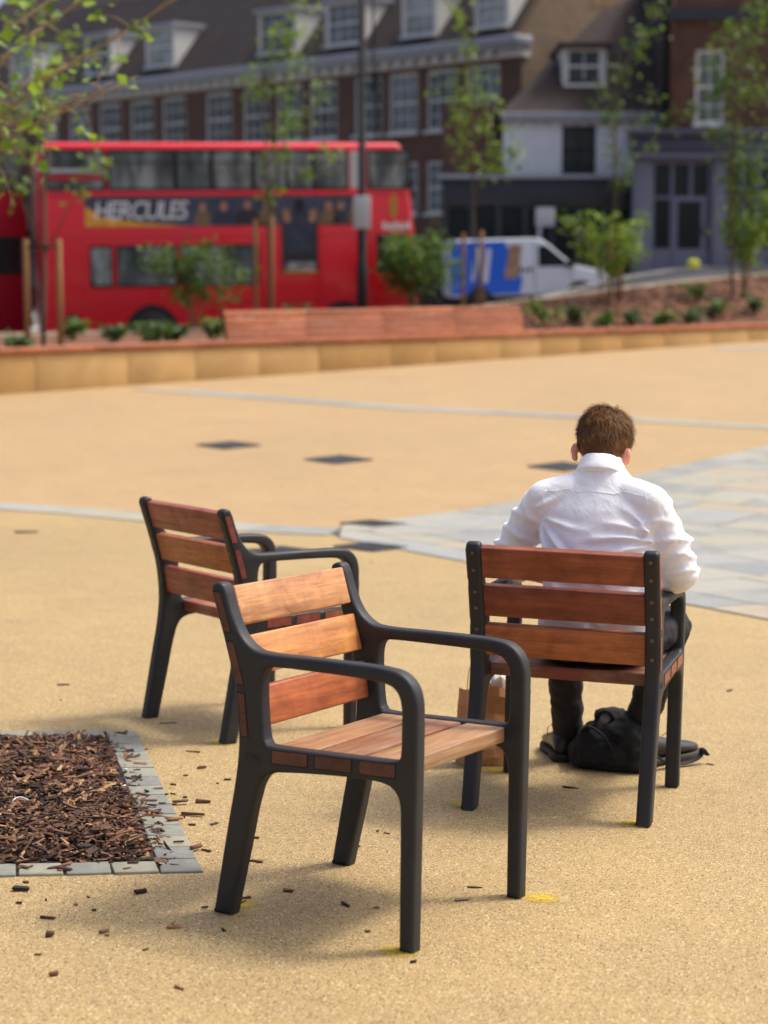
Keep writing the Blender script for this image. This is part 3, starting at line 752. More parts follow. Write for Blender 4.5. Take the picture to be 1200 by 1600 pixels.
def slat_mesh(L, W, T, r=.005):
    b = MB(); b.box(-L / 2, L / 2, -T / 2, T / 2, -W / 2, W / 2); return bevelled(b.mesh('slat'), r, 3)
INNER = CW - CT + .004
BACK_ME = slat_mesh(INNER, .1, .032); SEAT_ME = slat_mesh(INNER, .114, .04)   # seat slats are laid flat by rotation
SCREW_ME = MB().tube([(0, 0, 0), (0, -.004, 0)], .0058, 12).mesh('screw', False)
MARK = text_mesh('DAE', .026, .0011, 'CENTER', 0, .92)
MARK_LINE = MB().box(-.024, .024, -.0175, -.0155, -.0011, .0011).mesh('mark_line')
BACKS = [(-.004, .772, R(17.5)), (.036, .650, R(17)), (.066, .525, R(10))]
def make_chair(mtx, label, back_cols, seat_cols, seat_mat, inset_cols):
    r = empty('armchair', mtx); tag(r, label, 'chair', 'timber and metal armchairs on the plaza')
    for s in (-1, 1):
        f = obj('side_frame', FRAME_ME, MAT['cast'], r, Matrix.Translation((s * CW / 2, 0, 0)))
        for i in range(len(INSETS)):
            me, (cy, cz) = INSET_ME[(i, s)]
            obj('inset_panel', me, None, f, Matrix.Translation((0, cy, cz)), color=random.choice(inset_cols))
        for z in (.800, .745, .677, .625, .556, .497):
            y = next(a.x + (b_.x - a.x) * (z - a.y) / (b_.y - a.y) for a, b_ in zip(RC, RC[1:]) if a.y <= z <= b_.y)
            obj('screw', SCREW_ME, MAT['screw'], f, Matrix.Translation((0, y + .0012, z)) @ Matrix.Rotation(R(14 if z > .6 else 4), 4, 'X'))
        for fs in (-1, 1):
            # raised maker's letters on both faces of the frame, at the knee of the rear leg
            rot = Matrix(((0, 0, fs, 0), (fs, 0, 0, 0), (0, 1, 0, 0), (0, 0, 0, 1)))
            obj('maker_mark', MARK, MAT['cast'], f, Matrix.Translation((fs * CT / 2, .092, .412)) @ rot)
            obj('maker_line', MARK_LINE, MAT['cast'], f, Matrix.Translation((fs * CT / 2, .092, .412)) @ rot)
    for (y, z, a), c in zip(BACKS, back_cols):
        obj('back_slat', BACK_ME, MAT['wood'], r, Matrix.Translation((0, y, z)) @ Matrix.Rotation(a, 4, 'X'), color=c)
    for (y, z), c in zip(((.189, .421), (.318, .424), (.447, .427)), seat_cols):
        obj('seat_slat', SEAT_ME, seat_mat, r, Matrix.Translation((0, y, z)) @ Matrix.Rotation(R(91.5), 4, 'X'), color=c)
    return r
RC = catmull(REAR, False, 8)
def chair_mtx(x, y, a): return P2W @ Matrix.Translation((x, y, 0)) @ Matrix.Rotation(a, 4, 'Z')
DK = [srgb(86, 46, 36), srgb(78, 42, 34), srgb(98, 54, 38)]
MA = chair_mtx(-.2351, 4.9289, -2.1190); MBc = chair_mtx(.5412, 5.7153, -.3024); MC = chair_mtx(-.7026, 6.8741, -.9215)
make_chair(MA, 'empty armchair nearest the camera, with light orange slats and bleached seat', [srgb(188, 134, 86), srgb(194, 132, 74), srgb(172, 94, 50)], [srgb(154, 108, 70), srgb(138, 90, 58), srgb(158, 116, 76)], MAT['wood_b'], DK)
make_chair(MBc, 'armchair with dark red-brown slats in which the man sits', [srgb(140, 72, 44), srgb(126, 58, 38), srgb(160, 90, 46)], [srgb(120, 62, 44)] * 3, MAT['wood'], [srgb(150, 84, 50), srgb(140, 76, 48)])
make_chair(MC, 'empty armchair at the back left, behind the nearest chair', [srgb(152, 82, 60), srgb(172, 100, 50), srgb(150, 76, 50)], [srgb(150, 80, 56)] * 3, MAT['wood'], [srgb(132, 62, 48), srgb(120, 56, 44), srgb(150, 86, 48)])
# ================================================================= SEATED MAN (in the frame of his chair)
MAT['skin'] = simple('skin', srgb(214, 142, 116), 0.5, var=0.08, nscale=20)
MAT['skin'].node_tree.nodes['Principled BSDF'].inputs['Subsurface Weight'].default_value = 0.12
MAT['skin'].node_tree.nodes['Principled BSDF'].inputs['Subsurface Radius'].default_value = (0.012, 0.005, 0.003)
def m_shirt():
    t = NT('white_cotton'); v = t.coord('Object')
    n = t.noise(v, 9, 5, 0.62, 0.8); f = t.noise(v, 500, 2, 0.5)
    t.base(t.mix(t.ramp(n, [(0.35, grey(0)), (0.7, grey(1))]), srgb(240, 240, 244), srgb(246, 246, 247))).rough(0.85)
    t.p.inputs['Sheen Weight'].default_value = 0.2
    mm = t.math('ADD', t.math('MULTIPLY', n, 1.0), t.math('MULTIPLY', f, 0.03)); t.bump(mm, 0.35, 0.02); return t.m
MAT['shirt'] = m_shirt()
MAT['trouser'] = simple('black_trousers', srgb(26, 26, 30), 0.85, var=0.25, nscale=20, bump=0.3, bscale=60)
MAT['shoe'] = simple('black_leather', srgb(24, 22, 22), 0.35, var=0.2, nscale=30)
MAT['sole'] = simple('shoe_sole', srgb(44, 34, 28), 0.7)
MAT['pack'] = simple('black_nylon', srgb(12, 12, 13), 0.8, var=0.3, nscale=30, bump=0.5, bscale=80)
def m_hair():
    t = NT('brown_hair'); at_ = t.node('ShaderNodeAttribute'); at_.attribute_name = 'tint'
    t.base(t.mix(at_.outputs['Fac'], srgb(66, 42, 24), srgb(170, 118, 66))).rough(0.6); t.p.inputs['Specular IOR Level'].default_value = 0.25; return t.m
MAT['hair'] = m_hair()
man = empty('person', MBc); tag(man, 'man in a white shirt and black trousers sitting with his back to us', 'person')
CX = .062
HC = Vector((.052, .318, 1.132))                       # centre of the cranium
HROT = Matrix.Rotation(R(-32), 3, 'X') @ Matrix.Rotation(R(4), 3, 'Y')   # head bowed forward
def hp(x, y, z): return HC + HROT @ Vector((x, y, z))
SHR, SHL = Vector((.225, .205, .952)), Vector((-.105, .205, .952))
ELR, ELL = Vector((.322, .262, .735)), Vector((-.252, .318, .738))
WRR, WRL = Vector((.205, .470, .668)), Vector((-.095, .490, .664))
def ring(z, cx, yb, yf, hw, n=28, e=2.4):
    out = []
    for k in range(n):
        a = 2 * math.pi * k / n; c, s = math.cos(a), math.sin(a)
        x = hw * math.copysign(abs(c) ** (2 / e), c); y = (yf - yb) / 2 * math.copysign(abs(s) ** (2 / e), s)
        out.append(Vector((cx + x, (yb + yf) / 2 + y, z)))
    return out
# --- body: one continuous surface (head, neck, chest, arms, hands)
b = MB()
b.ellipsoid(HC, .076, .094, .098, HROT, 28, 18)
b.ellipsoid(hp(0, .030, -.060), .060, .068, .070, HROT)
b.ellipsoid(hp(0, .062, -.098), .036, .034, .026, HROT)          # chin
b.ellipsoid(hp(0, .090, .012), .054, .016, .018, HROT)           # brow
b.capsule(hp(0, .096, -.006), hp(0, .113, -.046), .008, .013)    # nose
b.ellipsoid(hp(0, .094, -.072), .024, .010, .008, HROT)          # lips
for s in (-1, 1):
    b.ellipsoid(hp(s * .032, .084, -.008), .014, .010, .008, HROT)
    b.ellipsoid(hp(s * .036, .076, -.040), .026, .022, .022, HROT)
    er = HROT @ Matrix.Rotation(R(-24 * s), 3, 'Z') @ Matrix.Rotation(R(12), 3, 'X')
    b.ellipsoid(hp(s * .083, -.004, -.048), .0085, .018, .029, er)   # ear
    b.ellipsoid(hp(s * .088, -.012, -.042), .008, .010, .020, er)
    b.ellipsoid(hp(s * .076, .0, -.070), .007, .009, .012, er)
b.capsule((CX, .25, .99), hp(0, -.015, -.055), .050, .053)
b.loft([ring(.80, CX, .15, .27, .12), ring(.9, CX, .17, .28, .12), ring(.96, CX, .19, .28, .11), ring(1.02, CX, .21, .28, .06)])
for SH, EL, WR, sd in ((SHR, ELR, WRR, 1), (SHL, ELL, WRL, -1)):
    b.capsule(SH, EL, .047, .040); b.capsule(EL, EL.lerp(WR, .35), .040, .042); b.capsule(EL.lerp(WR, .3), WR, .042, .027)
    fw = (WR - EL).normalized(); side = Vector((-sd, .15, 0)); side = (side - fw * side.dot(fw)).normalized(); dn = fw.cross(side); dn = dn if dn.z < 0 else -dn
    pal = WR + fw * .055
    b.capsule(WR, WR + fw * .02, .027, .028)
    for k in range(4):
        o = side * (.030 - .020 * k)
        b.capsule(WR + fw * .012 + o * .6, WR + fw * .085 + o, .017, .013)
        ln = (.040, .046, .043, .033)[k]
        k0 = WR + fw * .088 + o; k1 = k0 + (fw * .86 + dn * .42).normalized() * ln; k2 = k1 + (fw * .45 + dn * .85).normalized() * ln * .72; k3 = k2 + (fw * .05 + dn).normalized() * ln * .5
        b.capsule(k0, k1, .0105, .0092, 10); b.capsule(k1, k2, .0092, .0084, 10); b.capsule(k2, k3, .0084, .0074, 10)
    t0 = WR + fw * .022 + side * .026; t1 = t0 + (fw * .7 + side * .72 + dn * .2).normalized() * .040; t2 = t1 + (fw * .95 + side * .1 + dn * .3).normalized() * .034
    b.capsule(t0, t1, .014, .0115, 10); b.capsule(t1, t2, .0115, .009, 10)
bme = finish(b.mesh('body'), [('REMESH', dict(mode='VOXEL', voxel_size=.0052)), ('SMOOTH', dict(factor=.5, iterations=3))])
obj('body', bme, MAT['skin'], man)
for s in (-1, 1):
    e = MB(); e.ellipsoid(hp(s * .032, .0895, -.008), .0115, .006, .006, HROT, 12, 8); e.build('eye', MAT['white'], man, True)
# --- shirt
b = MB()
b.loft([ring(z, cx, yb, yf, hw) for z, cx, yb, yf, hw in (
    (.490, .058, .118, .33, .168), (.515, .058, .108, .335, .176), (.56, .06, .100, .335, .178), (.64, .063, .094, .325, .172), (.72, .066, .094, .315, .170), (.80, .067, .098, .315, .177),
    (.87, .066, .112, .32, .183), (.93, .064, .132, .32, .182), (.970, .062, .152, .315, .166), (1.0, .062, .168, .31, .132), (1.025, .062, .178, .305, .098), (1.05, .062, .188, .30, .076), (1.072, .061, .200, .30, .066), (1.09, .060, .215, .30, .058))])
for SH, EL, sd in ((SHR, ELR, 1), (SHL, ELL, -1)):
    WR = WRR if sd > 0 else WRL
    b.capsule((CX + sd * .10, .215, .975), SH, .056, .060); b.capsule(SH, SH.lerp(EL, .55), .060, .060); b.capsule(SH.lerp(EL, .5), EL, .058, .050)
    b.capsule(EL, EL.lerp(WR, .16), .049, .051)
    # turned-up cuff
    d = (WR - EL).normalized(); c0 = EL.lerp(WR, .13); c1 = EL.lerp(WR, .33)
    b.tube([c0, c0.lerp(c1, .1), c0.lerp(c1, .9), c1], [.050, .054, .053, .048], 20)
sme = finish(b.mesh('shirt'), [('REMESH', dict(mode='VOXEL', voxel_size=.0052)), ('SMOOTH', dict(factor=.5, iterations=9))])
FOLDS = [  # folds on the back and sides in (x, z): start, end, width, depth
    ((.248, .850), (.08, .900), .009, .009), ((.246, .838), (.04, .845), .008, .010), ((.244, .825), (.08, .775), .008, .010), ((.240, .81), (.12, .72), .009, .009), ((.228, .86), (.13, .95), .008, .007), ((.246, .832), (.14, .822), .006, .008),
    ((-.118, .87), (.02, .77), .009, .009), ((-.12, .85), (-.02, .68), .009, .009), ((-.115, .885), (.05, .88), .008, .006), ((-.11, .92), (-.06, .985), .008, .007), ((-.118, .86), (-.06, .80), .006, .008),
    ((.03, .74), (.14, .70), .014, .006), ((-.06, .70), (.06, .655), .013, .008), ((.20, .70), (.08, .64), .013, .008), ((-.08, .62), (.05, .60), .012, .007), ((.21, .63), (.12, .575), .012, .008), ((.04, .57), (.09, .52), .012, .007), ((.16, .56), (.13, .50), .011, .007), ((-.05, .56), (-.02, .50), .011, .007)]
ARMF = []
for SH, EL, sd in ((SHR, ELR, 1), (SHL, ELL, -1)):
    ax = (EL - SH).normalized()
    for t, tilt, w, dp in ((.12, .5, .010, .006), (.30, -.6, .010, .007), (.42, .7, .009, .009), (.55, -.5, .009, .008), (.66, .6, .009, .011), (.78, -.7, .008, .010), (.88, .5, .008, .010), (.97, -.4, .007, .008), (1.06, .3, .007, .007)):
        ARMF.append((SH + (EL - SH) * t, (ax + Vector((tilt * sd * .6, tilt, 0)) * .8).normalized(), w, dp, SH, EL))
sme.calc_loop_triangles()
co = [v.co.copy() for v in sme.vertices]; no = [v.normal.copy() for v in sme.vertices]
for i, (p, n) in enumerate(zip(co, no)):
    d = 0.0
    on_arm = min(((p - SH.lerp(EL, max(0, min(1, (p - SH).dot(EL - SH) / (EL - SH).length_squared)))).length) for SH, EL in ((SHR, ELR), (SHL, ELL)))
    w_arm = smooth01((.085 - on_arm) / .03) if p.z < .93 else 0
    if p.y < .24 and w_arm < .6:
        for (x0, z0), (x1, z1), w, dp in FOLDS:
            w *= .8
            vx, vz = x1 - x0, z1 - z0; L2 = vx * vx + vz * vz
            t = max(0, min(1, ((p.x - x0) * vx + (p.z - z0) * vz) / L2)); q = math.hypot(p.x - x0 - vx * t, p.z - z0 - vz * t)
            side = ((p.x - x0) * -vz + (p.z - z0) * vx) / math.sqrt(L2)
            tr = ((p.x - x0) * vx + (p.z - z0) * vz) / L2
            fall = smooth01((tr + .08) / .2) * smooth01((1.15 - tr) / .9)
            bend = .012 * math.sin(3.1 * tr + x0 * 40); q = abs(side - bend) if -.1 < tr < 1.2 else 9
            wv = w * (1 + .8 * max(0, tr))
            d += 1.25 * dp * (math.exp(-(q / wv) ** 2) - .6 * math.exp(-((q - wv * 2) / wv) ** 2) * (1 if side > bend else .2)) * fall * (1 - w_arm)
    for c, ax, w, dp, SH, EL in ARMF:
        q = (p - c).dot(ax)
        r = (p - SH.lerp(EL, max(0, min(1.1, (p - SH).dot(EL - SH) / (EL - SH).length_squared)))).length
        if abs(q) < .04 and r < .085:
            mod = .45 + .55 * noise.noise(p * 11 + Vector((c.z * 9, 0, 0)))
            d += dp * math.exp(-(q / w) ** 2) * mod * 1.5
    # slow, slanting drape
    d += .0040 * noise.noise(Vector((p.x * 8, p.y * 6, p.z * 5))) + .0010 * noise.noise(Vector((p.x * 24 + p.z * 16, p.y * 10, p.z * 20 - p.x * 10)))
    if p.z < .62: d += .004 * noise.noise(Vector((p.x * 30, p.y * 20, p.z * 9)))
    sme.vertices[i].co = p + n * d
sme.update()
shirt = obj('shirt', sme, MAT['shirt'], man)
bvh = BVHTree.FromPolygons([v.co.copy() for v in sme.vertices], [tuple(p.vertices) for p in sme.polygons])
def seam(name, pts, rad):
    b = MB(); out = []
    for p in pts:
        h = bvh.find_nearest(Vector(p)); out.append(h[0] + h[1] * rad * .3)
    b.tube(out, rad, 6); return b.build(name, MAT['shirt'], shirt, True)
seam('yoke_seam', [(CX - .145 + .29 * i / 24, .12, .992 + .014 * math.sin(math.pi * i / 24)) for i in range(25)], .0010)
for s, SH in ((1, SHR), (-1, SHL)):
    seam('armhole_seam', [(CX + s * (.152 + .012 * math.sin(math.pi * i / 14)), .13 - .00 * i, 1.0 - .15 * i / 14) for i in range(15)], .0009)
# collar: a stand and a turned-down fall round the neck
b = MB(); rings = []
prof = [(.066, -.02, .0), (.0640, .02, .002), (.062, .042, .006), (.0655, .047, .004), (.071, .036, -.004), (.079, .002, -.012), (.080, -.006, -.012), (.070, .0, .0)]
NC = 40
for k in range(NC):
    a = 2 * math.pi * k / NC; row = []
    cen = Vector((.058, .250, 1.030)); tilt = Matrix.Rotation(R(-24), 3, 'X')
    for r, z, o in prof:
        fr = .5 - .5 * math.sin(a)      # 1 at the back
        row.append(cen + tilt @ Vector((math.cos(a) * (r + .001), math.sin(a) * (r + .004), z * (.75 + .35 * fr) + .0015 * math.sin(a * 5))))
    rings.append(row)
rings.append(rings[0]); b.loft(rings, False)
cme = finish(b.mesh('collar'), [('SUBSURF', dict(levels=1))]); obj('collar', cme, MAT['shirt'], shirt)
# --- trousers
HIR, HIL = Vector((.145, .21, .515)), Vector((-.03, .21, .515)); KNR, KNL = Vector((.236, .63, .515)), Vector((-.125, .64, .505)); ANR, ANL = Vector((.105, .80, .10)), Vector((-.135, .80, .10))
b = MB()
b.loft([ring(.455, .058, .135, .36, .165), ring(.48, .058, .118, .37, .176), ring(.52, .058, .115, .36, .176), ring(.56, .058, .125, .34, .165)])
for H, K, A, sd in ((HIR, KNR, ANR, 1), (HIL, KNL, ANL, -1)):
    b.capsule(H, K, .078, .066); b.capsule(K, K.lerp(A, .5), .066, .060); b.capsule(K.lerp(A, .45), A, .060, .052)
    b.tube([A + (A - K).normalized() * (-.03), A + (A - K).normalized() * .02, A + (A - K).normalized() * .045], [.053, .055, .058], 18)
tme = finish(b.mesh('trousers'), [('REMESH', dict(mode='VOXEL', voxel_size=.0085)), ('SMOOTH', dict(factor=.5, iterations=5))])
for v in tme.vertices:
    p = v.co; v.co = p + v.normal * (.006 * noise.noise(Vector((p.x * 16, p.y * 16, p.z * 30))) + .004 * noise.noise(p * 40))
obj('trousers', tme, MAT['trouser'], man)
# --- shoes
def shoe(K, A, toe, sd):
    heel = Vector((A.x, A.y - .055, 0)); d = (Vector((toe[0], toe[1], 0)) - heel); L = d.length; d.normalize(); x = Vector((d.y, -d.x, 0))
    b = MB(); rings = []
    for t, w, h in ((0, .022, .05), (.04, .033, .075), (.2, .037, .088), (.38, .037, .078), (.55, .043, .058), (.75, .046, .046), (.9, .036, .036), (1, .014, .024)):
        c = heel + d * L * t
        rings.append([c + x * w * math.cos(a) + Vector((0, 0, .022 + h * (.5 + .5 * math.sin(a)))) for a in [2 * math.pi * k / 16 for k in range(16)]])
    b.loft(rings); me = finish(b.mesh('shoe'), [('SUBSURF', dict(levels=1))]); o = obj('shoe', me, MAT['shoe'], man)
    b = MB(); rings = []
    for t, w in ((0, .026), (.05, .036), (.2, .039), (.4, .037), (.6, .045), (.76, .049), (.92, .038), (1.02, .014)):
        c = heel + d * L * t; hl = 0 if t < .25 or t > .5 else .008
        rings.append([c - x * w + Vector((0, 0, .001 + hl)), c + x * w + Vector((0, 0, .001 + hl)), c + x * w + Vector((0, 0, .027)), c - x * w + Vector((0, 0, .027))])
    b.loft(rings); obj('sole', bevelled(b.mesh('sole'), .003, 1), MAT['sole'], o)
    b = MB(); c = heel + d * L * .42 + Vector((0, 0, .098))
    for s in (-1, 1): b.tube([c + x * s * .006 + Vector((0, 0, 0)), c + x * s * .022 + d * .008 + Vector((0, 0, .012)), c + x * s * .036 + d * .02 + Vector((0, 0, -.002)), c + x * s * .034 + d * .02 + Vector((0, 0, -.03))], .0014, 6)
    b.build('lace', MAT['shoe'], o, True)
shoe(KNL, ANL, (-.235, .985), -1); shoe(KNR, ANR, (.275, 1.045), 1)
# --- hair: a cropped cap with strands
b = MB(); cap = MB(); tint = []
def scalp(th, ph, g=0.0):
    st = math.sin(th); bk = max(0, -math.sin(ph)) if th > R(95) else 0
    sy = max(st, .64 * bk + st * (1 - bk)); sx = max(st, .60 * bk + st * (1 - bk))      # the nape runs down onto the neck
    return hp((.0735 + g) * sx * math.cos(ph), (.094 + g) * sy * math.sin(ph), (.098 + g) * math.cos(th) * (1 + .10 * bk))
def hairy(th, ph):
    """angle from the crown that the hair reaches; ph = -90 deg is the back of the head, +90 deg the forehead"""
    back = max(0, -math.sin(ph)); front = max(0, math.sin(ph)); sd = abs(math.cos(ph))
    return R(84) + back ** .8 * R(64) + sd ** 4 * R(14) - front * R(18)
def cap_pt(i, j, nu=40, nv=16):
    ph = 2 * math.pi * i / nu; th = hairy(0, ph) * (j + .02) / nv * .97
    return scalp(th, ph, (.004 + .005 * abs(math.cos(ph)) * math.sin(th)) * (1 - (j / nv) ** 8 * .8) + .001)
rings = [[cap_pt(i, j) for i in range(40)] for j in range(17)]
cap.loft(rings)
cme = finish(cap.mesh('haircap'), [('SMOOTH', dict(factor=.4, iterations=1))])
crown = Vector((0.15, -.35, 1)).normalized()
rnd = random.Random(11)
nstr = 0
while nstr < 13000:
    ph = rnd.uniform(0, 2 * math.pi); th = math.acos(1 - rnd.random() * (1 - math.cos(R(152))))
    if th > hairy(th, ph) * rnd.uniform(.93, 1.0): continue
    p = scalp(th, ph, .0005 + .004 * abs(math.cos(ph)) * math.sin(th))
    nl = Vector((math.sin(th) * math.cos(ph), math.sin(th) * math.sin(ph), math.cos(th)))
    # flow: away from the crown whorl, then downwards
    fl = nl - crown * 1.0; fl = fl - nl * fl.dot(nl)
    sw = crown.cross(nl); fl = fl.normalized() * 1.0 + sw * .55
    fl += Vector((rnd.gauss(0, .35), rnd.gauss(0, .35), rnd.gauss(0, .35)))
    fl = (fl - nl * fl.dot(nl)).normalized()
    top = max(0, math.cos(th)); L = .021 + .026 * top + rnd.uniform(0, .012); lift = .34 + .30 * top + rnd.gauss(0, .14)
    if rnd.random() < .16 and top > .2: lift += .6
    clump = noise.noise(p * 55); fl = (fl + sw * clump * .9).normalized()
    if th > R(110): L *= .7; lift = .26
    d = (fl + nl * lift).normalized(); q = p.copy(); pts = [q]
    for k in range(4):
        pts.append(pts[-1] + (HROT @ d) * L / 4); d = (d - nl * (.24 + .10 * k) * (.9 if rnd.random() < .9 else .3) + fl * .1).normalized()
    wv = (HROT @ nl.cross(fl)).normalized(); w0 = rnd.uniform(.0008, .0018)
    vs = []
    for k, pt in enumerate(pts):
        w = w0 * (1 - .8 * k / 4); vs += [pt - wv * w, pt + wv * w]
    b.add(vs, [(2 * k, 2 * k + 1, 2 * k + 3, 2 * k + 2) for k in range(4)])
    tv = max(0, min(1, .30 + .22 * top + rnd.gauss(0, .2) + .45 * clump))
    tint += [max(0, min(1, tv * (.75 + .1 * (k // 2)))) for k in range(10)]
    nstr += 1
sm = b.mesh('strands')
ca = sm.color_attributes.new('tint', 'FLOAT_COLOR', 'POINT'); ca.data.foreach_set('color', [x for t in tint for x in (t, t, t, 1)])
ca = cme.color_attributes.new('tint', 'FLOAT_COLOR', 'POINT'); ca.data.foreach_set('color', [x for _ in cme.vertices for x in (.12, .12, .12, 1)])
hair = obj('hair', cme, MAT['hair'], man)
struct(obj('hair_strands', sm, MAT['hair'], hair), 'stuff')
# --- rucksack on the ground between his feet
pack = empty('backpack', MBc); tag(pack, 'limp black backpack on the ground between the man\'s feet', 'backpack')
b = MB()
def packring(z, cx, cy, rx, ry, n=22): return [Vector((cx + rx * math.copysign(abs(math.cos(a)) ** .75, math.cos(a)), cy + ry * math.copysign(abs(math.sin(a)) ** .75, math.sin(a)), z)) for a in [2 * math.pi * k / n for k in range(n)]]
b.loft([packring(.004, .03, .735, .125, .075), packring(.03, .03, .735, .14, .088), packring(.09, .035, .735, .135, .085), (packring(.15, .045, .735, .11, .07)), packring(.185, .05, .74, .085, .05), packring(.215, .03, .745, .05, .028), packring(.232, .02, .745, .018, .012)])
pm = finish(b.mesh('pack'), [('REMESH', dict(mode='VOXEL', voxel_size=.009)), ('SMOOTH', dict(factor=.5, iterations=3))])
for v in pm.vertices:
    p = v.co
    if p.z > .012: v.co = p + v.normal * (.024 * noise.noise(Vector((p.x * 13, p.y * 13, p.z * 16))) + .011 * noise.noise(p * 36))
pm.transform(Matrix.Diagonal((1.06, 1.0, .86, 1))); obj('bag_body', pm, MAT['pack'], pack)
b = MB(); b.ellipsoid((.02, .672, .06), .095, .022, .045); pk = finish(b.mesh('pocket'), [('SUBSURF', dict(levels=1))]); obj('front_pocket', pk, MAT['pack'], pack)
for k, pts in enumerate(([(-.02, .72, .165), (-.005, .70, .19), (.015, .695, .20), (.03, .70, .19), (.04, .72, .165)], [(.10, .72, .12), (.17, .74, .06), (.22, .80, .02), (.27, .86, .012), (.31, .90, .03), (.315, .91, .055), (.33, .93, .03)], [(-.06, .70, .12), (-.03, .66, .15), (.02, .645, .125), (.05, .655, .07)])):
    sb = MB(); sb.tube([Vector(p) for p in catmull([(x, y, z) for x, y, z in pts], False, 4)], .012 if k else .007, 8, True, .35); sb.build('strap', MAT['pack'], pack, True)
# --- paper carrier bag
def m_paper():
    t = NT('kraft_paper'); v = t.coord('Object'); n = t.noise(v, 14, 5, 0.6); f = t.noise(v, 70, 3, 0.6)
    t.base(t.mix(1.0, srgb(184, 128, 82), t.ramp(n, [(0.3, grey(0.82)), (0.7, grey(1.12))]), 'MULTIPLY')).rough(0.7); t.bump(n, 0.5, 0.012); return t.m
MAT['paper'] = m_paper()
bagm = MBc @ Matrix.Translation((-.385, .635, 0)) @ Matrix.Rotation(R(40), 4, 'Z')
bag = empty('paper_bag', bagm); tag(bag, 'brown paper carrier bag behind the left leg of the man\'s chair', 'bag')
b = MB(); rows = []
for j in range(10):
    z = .002 + .262 * j / 9; row = []
    for k in range(36):
        a = k / 36 * 4; sdn = int(a); t = a - sdn; hx, hy = .088, .052
        c = [(-hx, -hy), (hx, -hy), (hx, hy), (-hx, hy)]; p0, p1 = c[sdn], c[(sdn + 1) % 4]
        x, y = p0[0] + (p1[0] - p0[0]) * t, p0[1] + (p1[1] - p0[1]) * t
        if sdn % 2 == 1: x -= math.copysign(.028 * (z / .26) * math.sin(math.pi * t), x)      # gusset
        y *= 1 - .25 * z / .26; w = .013 * noise.noise(Vector((x * 16, y * 16, z * 12 + 4)))
        row.append(Vector((x + w, y + w * 1.4, z + (.012 * math.sin(x * 40 + 1) + .01 * noise.noise(Vector((x * 18, y * 18, 2)))) * (j / 9) ** 3)))
    rows.append(row)
b.loft(rows, False); b.add(rows[0], [tuple(range(35, -1, -1))])
sh = finish(b.mesh('bag'), [('SOLIDIFY', dict(thickness=.0014, offset=-1.0))], False); obj('bag_body', sh, MAT['paper'], bag)
for y in (-.036, .036):
    b = MB(); b.tube([Vector(p) for p in catmull([(-.055, y, .235), (-.055, y * 1.05, .27), (-.045, y * 1.2, .325), (-.015, y * 1.3, .345), (.02, y * 1.2, .33), (.04, y * 1.05, .27), (.042, y, .235)], False, 5)], .0016, 6)
    b.build('handle', MAT['paper'], bag, True)
b = MB(); rows = []
for j in range(9):
    z = .03 + .22 * j / 8
    rows.append([Vector(((.03 + .03 * math.cos(a)) + .008 * noise.noise(Vector((a * 3, z * 20, 1))), (.028 - .01 * j / 8) * math.sin(a) + .006 * noise.noise(Vector((a * 2, z * 18, 5))), z + .012 * math.sin(3 * a) * j / 8)) for a in [2 * math.pi * k / 18 for k in range(18)]])
b.loft(rows); wr = obj('wrapped_packet', finish(b.mesh('w'), [('SUBSURF', dict(levels=1))]), NT('plastic_wrap').base(srgb(200, 190, 176)).rough(0.18).m, None, bagm @ Matrix.Translation((0.010, -.012, .055)))
tag(wr, 'crumpled shiny pale wrapper sticking out of the paper bag', 'wrapper')
# ================================================================= SEATING WALL, BENCH, BED
def wp3(s, off, z): p = WA + WD * s + WN * off; return Vector((p.x, p.y, z))
WZ = CAMZ - 1.2                                       # top of the stone
ROTW = Matrix.Rotation(math.atan2(WD.y, WD.x), 4, 'Z')
WM = Matrix.Translation((WA.x, WA.y, 0)) @ ROTW     # local: x along the wall, y away from the plaza
wall = empty('seating_wall', WM); tag(wall, 'long low buff sandstone wall with timber capping along the plaza', 'wall')
s = -6.0; rw = random.Random(5)
while s < 24:
    L = rw.choice((1.05, 1.25, 1.45, 1.6)); p0, p1 = wp3(s, 0, 0), wp3(s + L, 0, 0)
    zb = min(zg(p0.x, p0.y), zg(p1.x, p1.y)) - .08
    b = MB(); b.box(.003, L - .003, 0, .42, zb, WZ); o = obj('stone_block', bevelled(b.mesh('block'), .008, 2), MAT['sand'], wall, Matrix.Translation((s, rw.uniform(-.003, .003), 0)))
    b = MB(); b.box(-.004, .004, .012, .40, zb, WZ - .01); b.build('mortar_joint', MAT['joint'], wall, False, Matrix.Translation((s, 0, 0)))
    s += L
s = -6.0; BW = [srgb(168, 98, 56), srgb(158, 90, 52), srgb(176, 106, 62)]
while s < 24:
    L = 1.9
    for k in range(3):
        b = MB(); b.box(.004, L - .004, -.03 + k * .155, .115 + k * .155, WZ + .012, WZ + .095)
        obj('cap_board', bevelled(b.mesh('board'), .008, 2), MAT['bench_wood'], wall, Matrix.Translation((s, 0, 0)), color=rw.choice(BW))
    b = MB(); b.box(.2, .26, .02, .40, WZ - .002, WZ + .0125); b.box(1.5, 1.56, .02, .40, WZ - .002, WZ + .0125); b.build('batten', MAT['black'], wall, False, Matrix.Translation((s, 0, 0)))
    s += L
def wall_s(u, v):                                        # distance along the wall of a photo column
    lo, hi = -8.0, 26.0
    for _ in range(50):
        m = (lo + hi) / 2; p = wp3(m, .4, WZ + .3); d = p - Vector((0, 0, CAMZ)); uu = 600 + F * d.x / (d.y * CP - d.z * SP)
        if uu < u: lo = m
        else: hi = m
    return lo
s0, s1 = wall_s(356, 510), wall_s(820, 500)
bench = empty('bench_back', WM @ Matrix.Translation((s0, .43, WZ + .095))); tag(bench, 'long slatted timber bench back standing on the sandstone wall', 'bench')
nseg = 4; SL = (s1 - s0) / nseg
